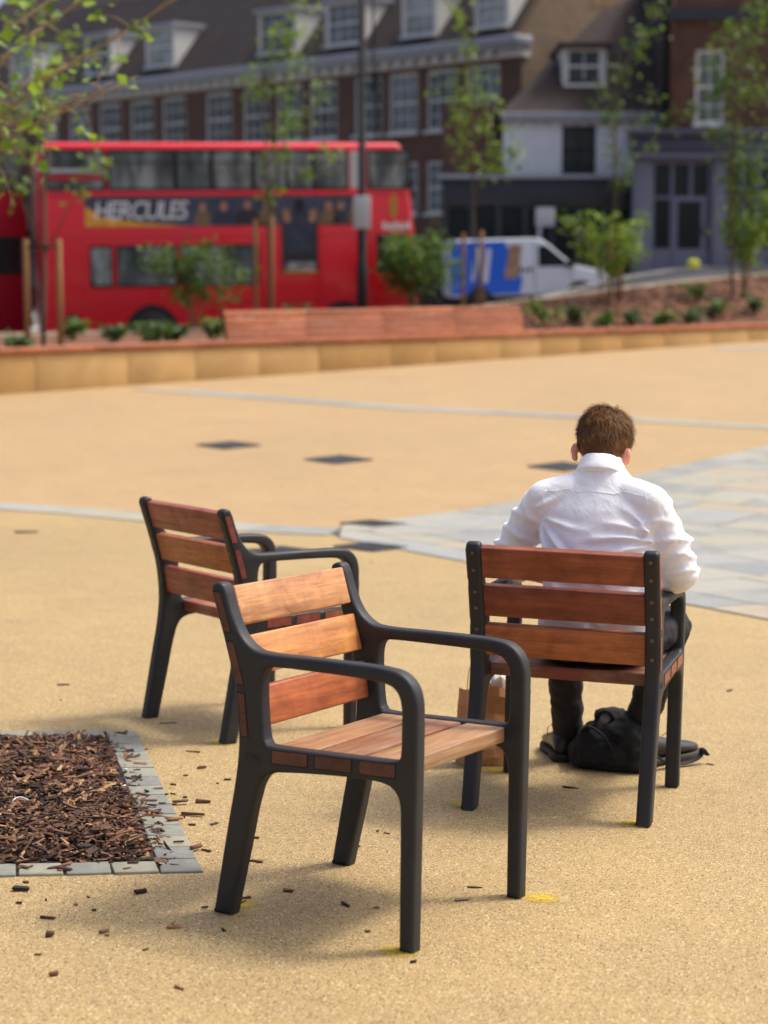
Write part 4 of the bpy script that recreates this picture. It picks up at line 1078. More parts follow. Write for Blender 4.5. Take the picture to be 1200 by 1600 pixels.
for i in range(nseg):
    for k in range(4):
        b = MB(); b.box(.006, SL - .006, -.022, .022, .012 + k * .116, .012 + k * .116 + .094)
        obj('back_slat', bevelled(b.mesh('slat'), .006, 2), MAT['bench_wood'], bench, Matrix.Translation((i * SL, .0, 0)) @ Matrix.Rotation(R(-12), 4, 'X'), color=rw.choice(BW))
for i in range(nseg * 2 + 1):
    b = MB(); b.box(-.02, .02, .025, .06, -.01, .46); b.build('support', MAT['black'], bench, False, Matrix.Translation((min(SL * nseg - .03, max(.03, i * SL / 2)), 0, 0)) @ Matrix.Rotation(R(-12), 4, 'X'))
# planting bed behind the wall, rising to a pale kerb on the right
KL = [(at(-260, 521, 33.5)), (at(0, 521, 35.0)), (at(360, 512, 37.0)), (at(650, 490, 39.5)), (at(800, 470, 41.5)), (at(980, 448, 44.0)), (at(1140, 431, 46.5)), (at(1300, 418, 49.0))]
def kerb_at(t):
    t = max(0, min(.9999, t)) * (len(KL) - 1); i = int(t); return KL[i].lerp(KL[i + 1], t - i)
WS = [-6, 0.0, wall_s(360, 500), wall_s(650, 500), wall_s(800, 500), wall_s(980, 500), wall_s(1140, 500), 22]
def bed_pt(t, q):
    tt = max(0, min(.9999, t)) * (len(WS) - 1); i = int(tt); s = WS[i] + (WS[i + 1] - WS[i]) * (tt - i)
    a = wp3(s, .46, WZ - .02); k = kerb_at(t) - Vector((0, 0, .05)); p = a.lerp(k, q)
    bulge = .12 * math.sin(math.pi * q) * smooth01((t - .4) / .2)
    p.z += bulge + .05 * noise.noise(Vector((p.x * 1.5, p.y * 1.5, 0))) * math.sin(math.pi * q) + .025 * noise.noise(Vector((p.x * 6, p.y * 6, 0))) * math.sin(math.pi * q)
    return p
NT_, NQ = 160, 24
b = MB(); b.add([bed_pt(i / NT_, j / NQ) for i in range(NT_ + 1) for j in range(NQ + 1)], [(i * (NQ + 1) + j, (i + 1) * (NQ + 1) + j, (i + 1) * (NQ + 1) + j + 1, i * (NQ + 1) + j + 1) for i in range(NT_) for j in range(NQ)])
struct(b.build('planting_bed', MAT['soil'], None, True), label='mulched planting bed rising behind the seating wall')
b = MB(); N = 60
rings = []
for i in range(N + 1):
    k = kerb_at(i / N); rings.append([k + Vector((0, -.12, -.5)), k + Vector((0, .14, -1.5)), k + Vector((0, .14, 0)), k + Vector((0, -.12, 0))])
b.loft(rings); struct(b.build('bed_kerb', MAT['kerb']), label='pale stone kerb along the back of the planting bed')
def kerb_y(x):
    for p, q in zip(KL, KL[1:]):
        if p.x <= x <= q.x: return p.y + (q.y - p.y) * (x - p.x) / (q.x - p.x)
    return KL[0].y if x < KL[0].x else KL[-1].y
struct(sheet('road', [[(x, kerb_y(x) + .05 + (54 - kerb_y(x)) * j / 12) for j in range(13)] for x in [-60 + i for i in range(121)]], MAT['asphalt'], 0, lambda x, y: zr(x)))
struct(sheet('pavement', [[(x, 52.5 + 30 * j / 10) for j in range(11)] for x in [-60 + i for i in range(121)]], MAT['pavement'], 0.13, lambda x, y: zr(x)))
kb = MB()
for i in range(-30, 30):
    x = i * 1.0
    kb.loft([[Vector((xx, 52.4, zr(xx) - .05)), Vector((xx, 52.55, zr(xx) - .05)), Vector((xx, 52.55, zr(xx) + .14)), Vector((xx, 52.4, zr(xx) + .14))] for xx in (x, x + 0.99)])
struct(kb.build('far_kerb', MAT['pavement']))
# bark litter on the bank
b = MB(); tints = []; rq = random.Random(3)
for k in range(5200):
    t, q = rq.uniform(.40, 1.0), rq.uniform(.02, .98); p = bed_pt(t, q); L = rq.uniform(.04, .12)
    m = Matrix.Translation(p + Vector((0, 0, .015))) @ Matrix.Rotation(rq.uniform(0, 6.28), 4, 'Z') @ Matrix.Rotation(rq.gauss(0, .3), 4, 'Y')
    b.add([m @ v for v in chip_pts(L, L * .4, .02)], BOXF); c = rq.choice((srgb(112, 76, 48), srgb(84, 56, 38), srgb(140, 98, 62), srgb(66, 46, 34))); tints.append((*c, 1))
me = b.mesh('bank_bark'); ca = me.color_attributes.new('tint', 'FLOAT_COLOR', 'POINT'); ca.data.foreach_set('color', [x for t in tints for _ in range(8) for x in t])
struct(obj('bank_bark', me, MAT['chip']), 'stuff', 'brown bark chips covering the planted bank')
# ================================================================= PLANTS
def leaves(centres, n, size, rnd, droop=.2, elong=1.9):
    """n leaf-sized folded diamonds spread over clump centres [(point, radius)]"""
    b = MB(); tint = []
    for k in range(n):
        c, r = rnd.choice(centres)
        p = Vector(c) + Vector((rnd.gauss(0, .5), rnd.gauss(0, .5), rnd.gauss(0, .5))) * r
        d = Vector((rnd.gauss(0, 1), rnd.gauss(0, 1), rnd.gauss(0, .6) - droop)).normalized(); u = Vector((rnd.gauss(0, .6), rnd.gauss(0, .6), 1)); x = d.cross(u).normalized(); n_ = x.cross(d)
        L = size * rnd.uniform(.6, 1.3); w = L / elong / 2 * 1.3
        b.add([p, p + d * L * .45 + x * w + n_ * L * .06, p + d * L - n_ * L * .08, p + d * L * .45 - x * w + n_ * L * .06], [(0, 1, 2), (0, 2, 3)])
        t = rnd.random(); tint += [t] * 4
    me = b.mesh('leaves'); ca = me.color_attributes.new('tint', 'FLOAT_COLOR', 'POINT'); ca.data.foreach_set('color', [x for t in tint for x in (t, t, t, 1)])
    return me
def bed_under(u, v):
    """bed point nearest to a photo pixel"""
    best = None
    for i in range(81):
        for j in range(13):
            p = bed_pt(i / 80, j / 12); d = p - Vector((0, 0, CAMZ)); dz = d.y * CP - d.z * SP; uu = 600 + F * d.x / dz; vv = 800 - F * (d.y * SP + d.z * CP) / dz
            e = (uu - u) ** 2 + (vv - v) ** 2
            if best is None or e < best[0]: best = (e, p)
    return best[1]
def shrub(name, u, v, wpx, hpx, label, mat, seed, n=900, leaf=.10, stems=9, group='leafy shrubs in the planting bed'):
    rnd = random.Random(seed); p = bed_under(u, v); sc = p.y / F; W, H = wpx * sc, hpx * sc
    r = empty(name, Matrix.Translation(p)); tag(r, label, 'shrub', group)
    b = MB(); cl = []
    for k in range(stems):
        a = rnd.uniform(0, 6.28); rr = rnd.uniform(.2, 1) * W / 2; h = H * rnd.uniform(.6, .98)
        tip = Vector((math.cos(a) * rr, math.sin(a) * rr * .8, h)); mid = Vector((tip.x * .35, tip.y * .35, h * .55)) + Vector((rnd.gauss(0, .03), rnd.gauss(0, .03), 0))
        pts = [Vector((tip.x * .1, tip.y * .1, -.05)), mid * .5, mid, mid.lerp(tip, .6), tip]; b.tube(pts, [.012, .010, .008, .006, .003], 6)
        for t, rd in ((.35, .12), (.6, .17), (.8, .17), (1.0, .12)):
            q = pts[2].lerp(tip, t) if t > .4 else mid; cl.append((q + Vector((rnd.gauss(0, .12), rnd.gauss(0, .12), rnd.gauss(0, .05))) * W * .6, W * rd))
    b.build('stems', MAT['twig'], r, True)
    obj('foliage', leaves(cl, n, leaf, rnd), mat, r)
shrub('bamboo_shrub', 290, 505, 150, 135, 'loose bamboo-like shrub in front of the lower windows of the bus', MAT['leaf_b'], 1, 1000, .13)
shrub('round_shrub', 635, 490, 135, 128, 'dense round shrub at the right-hand end of the bus', MAT['leaf_b'], 2, 3000, .10, 22)
shrub('pale_shrub', 948, 478, 125, 140, 'light green open shrub on the bank in front of the purple shop', MAT['leaf_a'], 3, 750, .13)
shrub('tall_shrub', 1162, 470, 100, 160, 'leafy shrub at the right edge of the bank', MAT['leaf_a'], 4, 1000, .12)
for i, (u, v, w, h, lab) in enumerate(((118, 537, 44, 30, 'low green plant at the feet of the left-hand stakes'), (180, 540, 40, 28, 'low tuft left of the rear wheel of the bus'), (222, 540, 46, 42, 'grassy tuft in front of the rear wheel of the bus'), (255, 538, 40, 30, 'low plant just right of the rear wheel of the bus'), (322, 535, 44, 36, 'low plant at the left end of the bench back'), (20, 545, 40, 30, 'low plant at the left edge of the picture'), (850, 510, 52, 34, 'pale dry clump at the right end of the bench back'), (905, 511, 36, 26, 'first round hosta from the bench along the bank'), (950, 509, 34, 24, 'second round hosta from the bench along the bank'), (996, 507, 36, 26, 'third round hosta from the bench along the bank'), (1032, 505, 34, 20, 'fourth round hosta from the bench along the bank'), (1070, 503, 36, 24, 'fifth round hosta from the bench along the bank'), (1110, 500, 34, 26, 'sixth round hosta from the bench along the bank'), (1180, 495, 46, 34, 'low clump at the right edge of the bank'), (1085, 470, 40, 30, 'small plant halfway up the bank below the tall shrub'), (470, 505, 40, 30, 'little plant behind the bench back below the bus poster'))):
    shrub('low_plant', u, v, w, h, lab, MAT['leaf_c'] if i % 2 else MAT['leaf_b'], 20 + i, 160, .12, 6, 'low plants in the bed')
def sapling(u, v, top_v, label, seed, crown, n, leaf, mat, tr=.035, stakes=None, lean=0.0, group='staked saplings in the planting bed'):
    """crown: [(u, v, radius px)] clumps of foliage seen in the photo, kept near the trunk's own distance"""
    rnd = random.Random(seed); p = bed_under(u, v); sc = p.y / F; H = (v - top_v) * sc
    r = empty('sapling', Matrix.Translation(p)); tag(r, label, 'tree', group)
    b = MB(); tp = [Vector((lean * sc * t * t + .05 * math.sin(t * 5 + seed), .04 * math.sin(t * 7), H * t - .1)) for t in [i / 9 for i in range(10)]]
    b.tube(tp, [tr * (1 - .75 * i / 9) for i in range(10)], 8); cl = []
    for (cu, cv, cr) in crown:
        q = Vector(((cu - u) * sc, rnd.uniform(-.6, .6) * cr * sc * 1.2, (v - cv) * sc)); t0 = max(.25, min(.95, q.z / H - .12)); i0 = min(8, int(t0 * 9)); a = tp[i0]
        b.tube([a, a.lerp(q, .5) + Vector((0, 0, .05)), q], [tr * .35, tr * .22, .004], 5)
        cl.append((q, cr * sc * .85)); cl.append((a.lerp(q, .65), cr * sc * .6))
    b.build('trunk', MAT['bark'], r, True)
    obj('crown', leaves(cl, n, leaf, rnd), mat, r)
    if stakes:
        for k, (du, hpx) in enumerate(stakes):
            st = empty('stake', Matrix.Translation(p + Vector((du * sc, 0, 0)))); tag(st, ('left' if k == 0 else 'right') + ' timber stake of the ' + label, 'stake', 'round timber tree stakes')
            b = MB(); b.tube([(0, 0, -.2), (0, 0, hpx * sc), (0, 0, hpx * sc + .02)], [.045, .045, .03], 10); b.build('post', MAT['stake'], st, True)
        zt = min(h for _, h in stakes) * sc - .08; xs_ = [d * sc for d, _ in stakes]
        b = MB(); b.tube([(min(xs_), 0, zt), (max(xs_), 0, zt)], .022, 8); b.build('strap', MAT['strap'], r, True)
sapling(60, 540, -160, 'sapling with two stakes at the left edge of the photo', 31, [(20, 180, 40), (80, 130, 45), (40, 40, 60), (110, 60, 50), (0, 240, 40), (150, 250, 26)], 330, .13, MAT['leaf_a'], .04, [(-25, 168), (26, 168)])
sapling(420, 505, -60, 'sapling with two stakes in front of the bus poster', 32, [(440, 60, 36), (470, 20, 34), (420, 110, 34), (470, 110, 34), (500, 150, 30), (390, 120, 28), (450, 170, 36), (480, 60, 34), (520, 240, 24), (430, 250, 30), (455, 195, 30)], 620, .13, MAT['leaf_a'], .032, [(-17, 165), (8, 168)])
sapling(735, 478, -40, 'sapling with two stakes in front of the parked van', 33, [(720, 60, 32), (735, 120, 36), (760, 160, 32), (700, 150, 30), (790, 190, 26), (720, 210, 34), (765, 235, 32), (800, 240, 22), (700, 5, 28), (715, 180, 32)], 620, .13, MAT['leaf_a'], .03, [(-16, 115), (12, 118)])
sapling(968, 470, -40, 'sapling with two stakes in front of the white house', 34, [(960, 130, 32), (985, 90, 30), (1010, 60, 30), (1025, 150, 32), (960, 200, 26), (1030, 20, 28), (1050, 190, 26), (990, 240, 26), (945, 160, 26), (975, 255, 22)], 430, .13, MAT['leaf_b'], .03, [(-8, 120), (8, 118)])
sapling(1150, 470, -120, 'dense sapling before the purple shop at the right edge', 35, [(1160, 60, 48), (1185, 130, 44), (1130, 160, 40), (1165, 210, 40), (1110, 120, 34), (1190, 20, 46), (1145, 250, 30), (1090, 180, 26), (1195, 250, 34), (1180, 300, 30), (1130, 90, 40)], 1300, .13, MAT['leaf_b'], .04)
# the nearer plane tree whose branches reach in at the top left
rt = random.Random(77); base = Vector((-4.3, 13.2, zg(-4.3, 13.2)))
tree = empty('street_tree', Matrix.Translation(base)); tag(tree, 'leafy tree whose nearer branches reach in at the top left', 'tree')
b = MB(); b.tube([(0, 0, -.1), (.03, .02, 1.0), (.0, .05, 2.2), (.05, 0, 3.6), (.1, .1, 5.2)], [.14, .12, .11, .09, .05], 12); b.build('trunk', MAT['bark'], tree, True)
cl = []; b = MB()
for (ua, va, ub, vb, Y0, Y1) in ((-160, 330, 285, -8, 13.1, 12.8), (-160, 300, 190, 55, 13.3, 13.6), (-180, 330, 160, 140, 13.0, 12.4), (-160, 360, 215, 118, 13.0, 12.6), (-160, 230, 120, -30, 13.4, 14.0), (-180, 380, 20, 200, 13.0, 12.7), (-150, 260, 210, -60, 13.3, 13.2)):
    a = at(ua, va, Y0) - base; c = at(ub, vb, Y1) - base; m = a.lerp(c, .5) + Vector((0, 0, .12)); st = Vector((.03, 0, a.z - .3))
    pts = [st] + [Vector(p) for p in catmull([a[:], a.lerp(m, .5)[:], m[:], m.lerp(c, .5)[:], c[:]], False, 3)]
    b.tube(pts, [.035] + [.022 - .018 * i / (len(pts) - 2) for i in range(len(pts) - 1)], 7)
    for k in range(15):
        t = rt.uniform(.25, 1); q = a.lerp(m, t * 2) if t < .5 else m.lerp(c, t * 2 - 1); tip = q + Vector((rt.gauss(0, .14), rt.gauss(0, .2), rt.gauss(-.02, .13)))
        b.tube([q, q.lerp(tip, .5) + Vector((0, 0, .02)), tip], [.005, .004, .002], 5); cl.append((tip, .07))
b.build('branches', MAT['twig'], tree, True)
for k in range(30): cl.append((at(rt.uniform(-150, 70), rt.uniform(-40, 160), rt.uniform(12.4, 14.2)) - base, .16))
obj('crown', leaves(cl, 240, .085, rt, .5, 1.2), MAT['leaf_a'], tree)
# ================================================================= LAMP POST
lp = at(566, 488, 38.5); lp.z = lp.z - .3
lamp = empty('lamp_post', Matrix.Translation(lp)); tag(lamp, 'tall black street lamp post standing in front of the bus', 'lamp post')
b = MB(); b.tube([(0, 0, -.3), (0, 0, 1.2), (0, 0, 1.25), (0, 0, 2.2), (0, 0, 2.25), (0, 0, 7.4)], [.11, .11, .09, .09, .075, .065], 14); b.build('pole', MAT['black'], lamp, True)
b = MB(); b.tube([(0, 0, 7.4), (.1, -.1, 7.9), (.5, -.5, 8.2), (1.0, -1.0, 8.25)], .05, 10); b.build('bracket', MAT['black'], lamp, True)
b = MB(); b.ellipsoid((1.15, -1.15, 8.2), .32, .18, .1, Matrix.Rotation(R(-45), 3, 'Z')); b.build('lantern', MAT['black'], lamp, True)
b = MB(); b.box(.2, .24, -.02, .02, 4.6, 7.2); b.box(-.02, .24, -.015, .015, 4.9, 4.94); b.box(-.02, .24, -.015, .015, 6.9, 6.94); b.build('banner_rod', MAT['black'], lamp)
sg = obj('notice_sign', bevelled(MB().box(-.17, .17, -.13, -.10, 1.95, 2.6).mesh('notice'), .01, 2), MAT['sign_white'], None, Matrix.Translation(lp)); tag(sg, 'small white notice fixed to the black lamp post', 'sign')
for z in (1.04, 1.4): pass
# ================================================================= BUSES
def wheel(parent, x, y, r, w=.28):
    t = MB(); t.tube([(x, y, r), (x, y + .03, r), (x, y + w - .03, r), (x, y + w, r)], [r * .92, r, r, r * .92], 28); o = t.build('wheel', MAT['tyre'], parent, True)
    h = MB(); h.tube([(x, y - .012, r), (x, y + .02, r)], [r * .5, r * .56], 20); h.build('rim', MAT['rim'], o, True)
def plate(parent, name, mat, x0, x1, z0, z1, y=-.006, th=.012, rad=.05):
    c = []
    for cx, cz, a0 in ((x1 - rad, z1 - rad, 0), (x0 + rad, z1 - rad, 90), (x0 + rad, z0 + rad, 180), (x1 - rad, z0 + rad, 270)):
        for k in range(4): a = R(a0 + 30 * k); c.append((cx + rad * math.cos(a), y, cz + rad * math.sin(a)))
    b = MB(); b.prism(c, (0, th, 0)); return b.build(name, mat, parent)
def bx(u): return (u - 52) / 588 * 8.8
BSC = Matrix.Diagonal((.885, 1, 1, 1))
BUSL, BUSW, BUSH = 8.8, 2.5, 4.38
def make_bus(name, mtx, label, red, ads=True):
    r = empty(name, mtx); tag(r, label, 'bus', 'red double-decker buses')
    b = MB(); prof = [(0.04, .28), (8.76, .28), (8.84, .9), (8.83, 2.0), (8.72, 3.1), (8.55, 4.2), (8.42, BUSH), (.12, BUSH), (.02, 4.2), (0, 2.0)]
    b.prism([(x, 0, z) for x, z in prof], (0, BUSW, 0)); b.f = [tuple(reversed(f)) for f in b.f]
    obj('body', bevelled(b.mesh('body'), .12, 4), red, r)
    MB().box(.15, 8.6, .1, BUSW - .1, .1, .3).build('chassis', MAT['black'], r)
    for (u0, u1) in ((68, 152), (162, 258), (265, 314), (320, 378), (385, 432), (437, 474), (479, 529), (566, 628)):
        f = plate(r, 'upper_window', MAT['black'], bx(u0) - .06, bx(u1) + .06, 3.18, 4.12, -.004, .012); plate(f, 'pane', MAT['glass_grey'], bx(u0), bx(u1), 3.24, 4.06, -.010, .008)
        MB().box(bx(u0), bx(u1), -.016, -.008, 3.80, 3.825).build('vent_bar', MAT['black'], f)
    plate(r, 'white_panel', MAT['sign_white'], bx(535), bx(556), 3.22, 4.08, -.006)
    MB().box(.0, 8.55, -.004, .01, 3.06, 3.10).build('trim_band', MAT['bus_red_shade_trim'], r)
    for (u0, u1) in ((130, 159), (171, 258), (268, 329), (336, 386)):
        f = plate(r, 'lower_window', MAT['black'], bx(u0) - .05, bx(u1) + .05, 1.0, 1.96, -.004, .012); plate(f, 'pane', MAT['glass_grey'], bx(u0), bx(u1), 1.06, 1.90, -.010, .008)
    f = plate(r, 'driver_window', MAT['black'], bx(576), bx(626), 1.25, 2.15, -.004, .012); plate(f, 'pane', MAT['glass'], bx(580), bx(622), 1.30, 2.10, -.010, .008)
    f = plate(r, 'engine_grille', MAT['black'], bx(88), bx(108), .35, .95, -.004)
    for k in range(6): MB().box(bx(90), bx(106), -.014, -.004, .42 + k * .085, .44 + k * .085).build('louvre', MAT['bus_red_shade_trim'], f)
    for u, rr in ((220, .5), (521, .5)):
        x = bx(u); c = [(x + .64 * math.cos(R(a)), -.005, .5 + .62 * math.sin(R(a))) for a in range(-24, 205, 12)]
        b = MB(); b.prism(c, (0, .015, 0)); b.build('wheel_arch', MAT['black'], r); wheel(r, x, -.03, .49)
        wheel(r, x, BUSW - .25, .49)
    for z in (.62, 2.12): MB().box(.05, 8.78, -.003, .008, z, z + .02).build('moulding', MAT['bus_red_shade_trim'], r)
    for u in (118, 166, 262, 332, 392, 486, 562):
        MB().box(bx(u) - .008, bx(u) + .008, -.0025, .006, .66, 2.1 if u < 400 else 3.0).build('panel_seam', MAT['bus_red_shade_trim'], r)
    # front glazing and lamps (right-hand end)
    fm = Matrix.Translation((8.78, 0, 0))
    MB().box(.0, .04, .2, 2.3, 3.2, 4.0, fm @ Matrix.Rotation(R(-9.5), 4, 'Y') @ Matrix.Translation((.53, 0, 0.0))).build('upper_windscreen', MAT['glass'], r)
    MB().box(.05, .075, .15, 2.35, 1.1, 2.3, fm).build('windscreen', MAT['glass'], r)
    for y in (.2, 2.3): MB().tube([(8.83, y, .7), (8.87, y, .7)], .12, 14).build('headlamp', MAT['sign_white'], r, True)
    b = MB(); b.tube([(8.8, -.02, 2.4), (9.0, -.14, 2.3)], .02, 6); b.box(8.96, 9.04, -.24, -.06, 1.95, 2.3); b.build('mirror', MAT['black'], r)
    for x in (.0,):
        for y in (.25, 2.05): MB().box(-.02, .02, y, y + .2, .7, 1.5).build('tail_lamp', MAT['bus_red_shade_trim'], r)
    if ads:
        ad = plate(r, 'advert_panel', MAT['ad_blue'], bx(122), bx(556), 2.38, 3.05, -.012, .016, .01)
        dr = plate(r, 'advert_panel', MAT['ad_dark'], bx(425), bx(482), 1.26, 2.45, -.018, .016, .01)
        MB().prism([(bx(122), -.015, 2.38), (bx(280), -.015, 2.38), (bx(200), -.015, 2.48), (bx(150), -.015, 2.58), (bx(128), -.015, 2.80), (bx(122), -.015, 2.82)], (0, .004, 0)).build('flame_print', MAT['ad_flame'], ad)
        tm = text_mesh('HERCULES', .64, 0, 'CENTER', .18, .86); tm.transform(Matrix.Rotation(R(90), 4, 'X'))
        obj('lettering', tm, MAT['white'], ad, Matrix.Translation((bx(206), -.02, 2.72)) @ Matrix.Diagonal((.80, 1, .92, 1)))
        tm = text_mesh('HERCULES', .24, 0, 'CENTER', 0, .95); tm.transform(Matrix.Rotation(R(90), 4, 'X')); obj('lettering', tm, MAT['white'], dr, Matrix.Translation((bx(453.5), -.026, 1.42)) @ Matrix.Diagonal((.62, 1, 1.1, 1)))
        # plain stand-in figures where the poster shows people
        for u, w, h, m in ((302, .20, .5, 'ad_tan'), (335, .3, .52, 'ad_navy'), (372, .34, .55, 'ad_dark'), (402, .26, .55, 'ad_tan'), (500, .26, .5, 'ad_tan'), (520, .22, .52, 'ad_navy'), (542, .24, .5, 'ad_tan')):
            x = bx(u); MB().prism([(x - w, -.014, 2.39), (x + w, -.014, 2.39), (x + w * .8, -.014, 2.39 + h * .5), (x + w * .3, -.014, 2.39 + h * .68), (x - w * .3, -.014, 2.39 + h * .68), (x - w * .8, -.014, 2.39 + h * .5)], (0, .003, 0)).build('figure_print', MAT[m], ad)
            b = MB(); b.prism([(x + .085 * math.cos(R(a)), -.016, 2.39 + h * .83 + .11 * math.sin(R(a))) for a in range(0, 360, 30)], (0, .003, 0)); b.build('figure_print', MAT['ad_skin'], ad)
        x = bx(453.5)
        MB().prism([(x - .34, -.022, 1.75), (x + .34, -.022, 1.75), (x + .36, -.022, 2.55), (x + .16, -.022, 2.72), (x - .16, -.022, 2.72), (x - .36, -.022, 2.55)], (0, .003, 0)).build('figure_print', MAT['ad_navy'], dr)
        b = MB(); b.prism([(x + .12 * math.cos(R(a)), -.024, 2.84 + .15 * math.sin(R(a))) for a in range(0, 360, 30)], (0, .003, 0)); b.build('figure_print', MAT['black'], dr)
        for s_ in (-1, 1): MB().prism([(x + s_ * .36, -.023, 2.45), (x + s_ * .42, -.023, 2.75), (x + s_ * .24, -.023, 2.72), (x + s_ * .22, -.023, 2.45)], (0, .003, 0)).build('figure_print', MAT['ad_skin'], dr)
        MB().box(bx(427), bx(480), -.024, -.020, 1.28, 1.33).build('flame_print', MAT['ad_flame'], dr)
        # fleet marks: gold emblem and white name on the front panel
        b = MB(); x = bx(604); b.prism([(x + .10 * math.cos(R(a)), -.010, 2.80 + .30 * math.sin(R(a))) for a in range(0, 360, 30)], (0, .006, 0)); b.build('gold_emblem', MAT['gold'], r)
        b = MB()
        for k in range(7): b.box(bx(586) + k * .1, bx(586) + k * .1 + .07, -.010, -.003, 2.26, 2.26 + (.14 if k % 3 else .18))
        b.build('fleet_name', MAT['white'], r)
        b = MB(); b.box(bx(352), bx(362), -.010, -.003, .62 + .15, .62 + .33); b.box(bx(367), bx(384), -.010, -.003, .62 + .12, .62 + .33); b.build('fleet_number', MAT['white'], r)
        f = MB(); f.box(bx(70), bx(150), -.022, -.014, 3.42, 3.55); f.build('window_sticker', MAT['bus_red_shade_trim'], r); f = MB(); f.box(bx(72), bx(145), -.022, -.014, 3.60, 3.68); f.build('window_sticker', MAT['sign_white'], r)
    ZM = Matrix.Translation((0, 0, .584)) @ Matrix.Diagonal((1, 1, .888, 1))
    for ch in list(r.children):
        if ch.name.split('.')[0] in ('upper_window', 'lower_window', 'driver_window', 'white_panel', 'trim_band', 'advert_panel', 'gold_emblem', 'fleet_name', 'window_sticker', 'moulding', 'panel_seam', 'windscreen'):
            ch.matrix_basis = ZM @ ch.matrix_basis
    return r
MAT['ad_blue'] = simple('ad_blue_grey', srgb(58, 66, 84), 0.4, var=0.35, nscale=1.5); MAT['ad_dark'] = simple('ad_dark', srgb(40, 38, 42), 0.4, var=0.4, nscale=3)
MAT['ad_flame'] = simple('ad_flame', srgb(226, 160, 48), 0.4, var=0.3, nscale=5); MAT['ad_tan'] = simple('ad_tan', srgb(122, 96, 66), 0.4, var=0.4, nscale=6)
MAT['ad_navy'] = simple('ad_navy', srgb(44, 52, 68), 0.4, var=0.5, nscale=5); MAT['ad_skin'] = simple('ad_skin', srgb(166, 118, 92), 0.4, var=0.3, nscale=8); MAT['gold'] = simple('gold_paint', srgb(186, 130, 40), 0.4)
pb = at(68, 566, 38.8)
BM = Matrix.Translation(pb) @ Matrix.Rotation(R(13), 4, 'Z') @ Matrix.Rotation(R(-0.8), 4, 'Y') @ BSC
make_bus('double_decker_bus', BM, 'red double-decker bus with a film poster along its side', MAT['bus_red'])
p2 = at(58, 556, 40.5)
make_bus('double_decker_bus', Matrix.Translation(p2) @ Matrix.Rotation(R(24), 4, 'Z') @ BSC @ Matrix.Translation((-8.9, 0, 0)), 'second red bus, its paint darkened for shade, cut off by the left edge of the photo', MAT['bus_red_shade_trim'], False)
# ================================================================= VAN
vp = at(703, 500, 54.5); vp.z = 1.456 + 44 * 54.5 / F - 1.97
van = empty('parked_van', Matrix.Translation(vp) @ Matrix.Rotation(R(5), 4, 'Z') @ Matrix.Rotation(R(-1.5), 4, 'Y')); tag(van, 'white panel van with a blue printed rear half beyond the bank', 'van')
b = MB(); prof = [(.05, .35), (4.4, .35), (4.55, .5), (4.55, .85), (4.40, 1.02), (3.55, 1.2), (2.75, 1.88), (2.5, 1.97), (.12, 1.97), (.02, 1.7), (0, .6)]
b.prism([(x, 0, z) for x, z in prof], (0, 1.85, 0)); b.f = [tuple(reversed(f)) for f in b.f]; obj('body', bevelled(b.mesh('van'), .07, 4), MAT['van_white'], van)
for nm, mat, pts in (('side_print', MAT['van_blue'], [(.03, .42), (2.0, .42), (2.1, .8), (1.6, 1.9), (.10, 1.9), (.03, 1.6)]), ('white_band', MAT['van_white'], [(.62, .8), (.78, .8), (.92, 1.75), (.76, 1.75)]), ('white_band', MAT['van_white'], [(.95, .75), (1.1, .75), (1.22, 1.7), (1.08, 1.7)]), ('picture_print', MAT['tan_print'], [(1.55, .85), (1.95, .85), (2.1, 1.8), (1.75, 1.8)])):
    MB().prism([(x, -.006 - .003 * (nm != 'side_print') - .002 * (nm == 'picture_print'), z) for x, z in pts], (0, .004, 0)).build(nm, mat, van)
f = MB().prism([(2.55, -.008, 1.16), (3.42, -.008, 1.16), (3.40, -.008, 1.24), (2.78, -.008, 1.75), (2.55, -.008, 1.75)], (0, .012, 0)).build('side_window', MAT['glass'], van)
MB().box(0, 1.02, .12, 1.73, -.012, .012, Matrix.Translation((3.50, 0, 1.245)) @ Matrix.Rotation(R(180 + 40.5), 4, 'Y') @ Matrix.Translation((.02, 0, -.012))).build('windscreen', MAT['glass'], van)
b = MB(); b.box(2.44, 2.46, -.004, .004, .5, 1.9); b.box(3.5, 3.52, -.004, .004, .5, 1.15); b.build('door_seams', MAT['black'], van)
b = MB()
for k in range(3): b.box(2.0 + .14 * k, 2.09 + .14 * k, -.006, .004, 1.02, 1.02 + (.14, .10, .14)[k])
b.build('side_lettering', MAT['black'], van)
b = MB(); b.box(3.35, 3.55, -.2, -.03, 1.12, 1.3); obj('mirror', bevelled(b.mesh('mirror'), .03, 2), MAT['black'], van)
for x in (.85, 3.75):
    c = [(x + .40 * math.cos(R(a)), -.005, .34 + .40 * math.sin(R(a))) for a in range(-4, 190, 12)]; MB().prism(c, (0, .012, 0)).build('wheel_arch', MAT['black'], van)
    wheel(van, x, -.02, .33, .2); wheel(van, x, 1.67, .33, .2)
MB().box(4.42, 4.57, .12, .5, .78, .95).build('headlamp', MAT['sign_white'], van); MB().box(4.42, 4.57, 1.35, 1.73, .78, .95).build('headlamp', MAT['sign_white'], van)
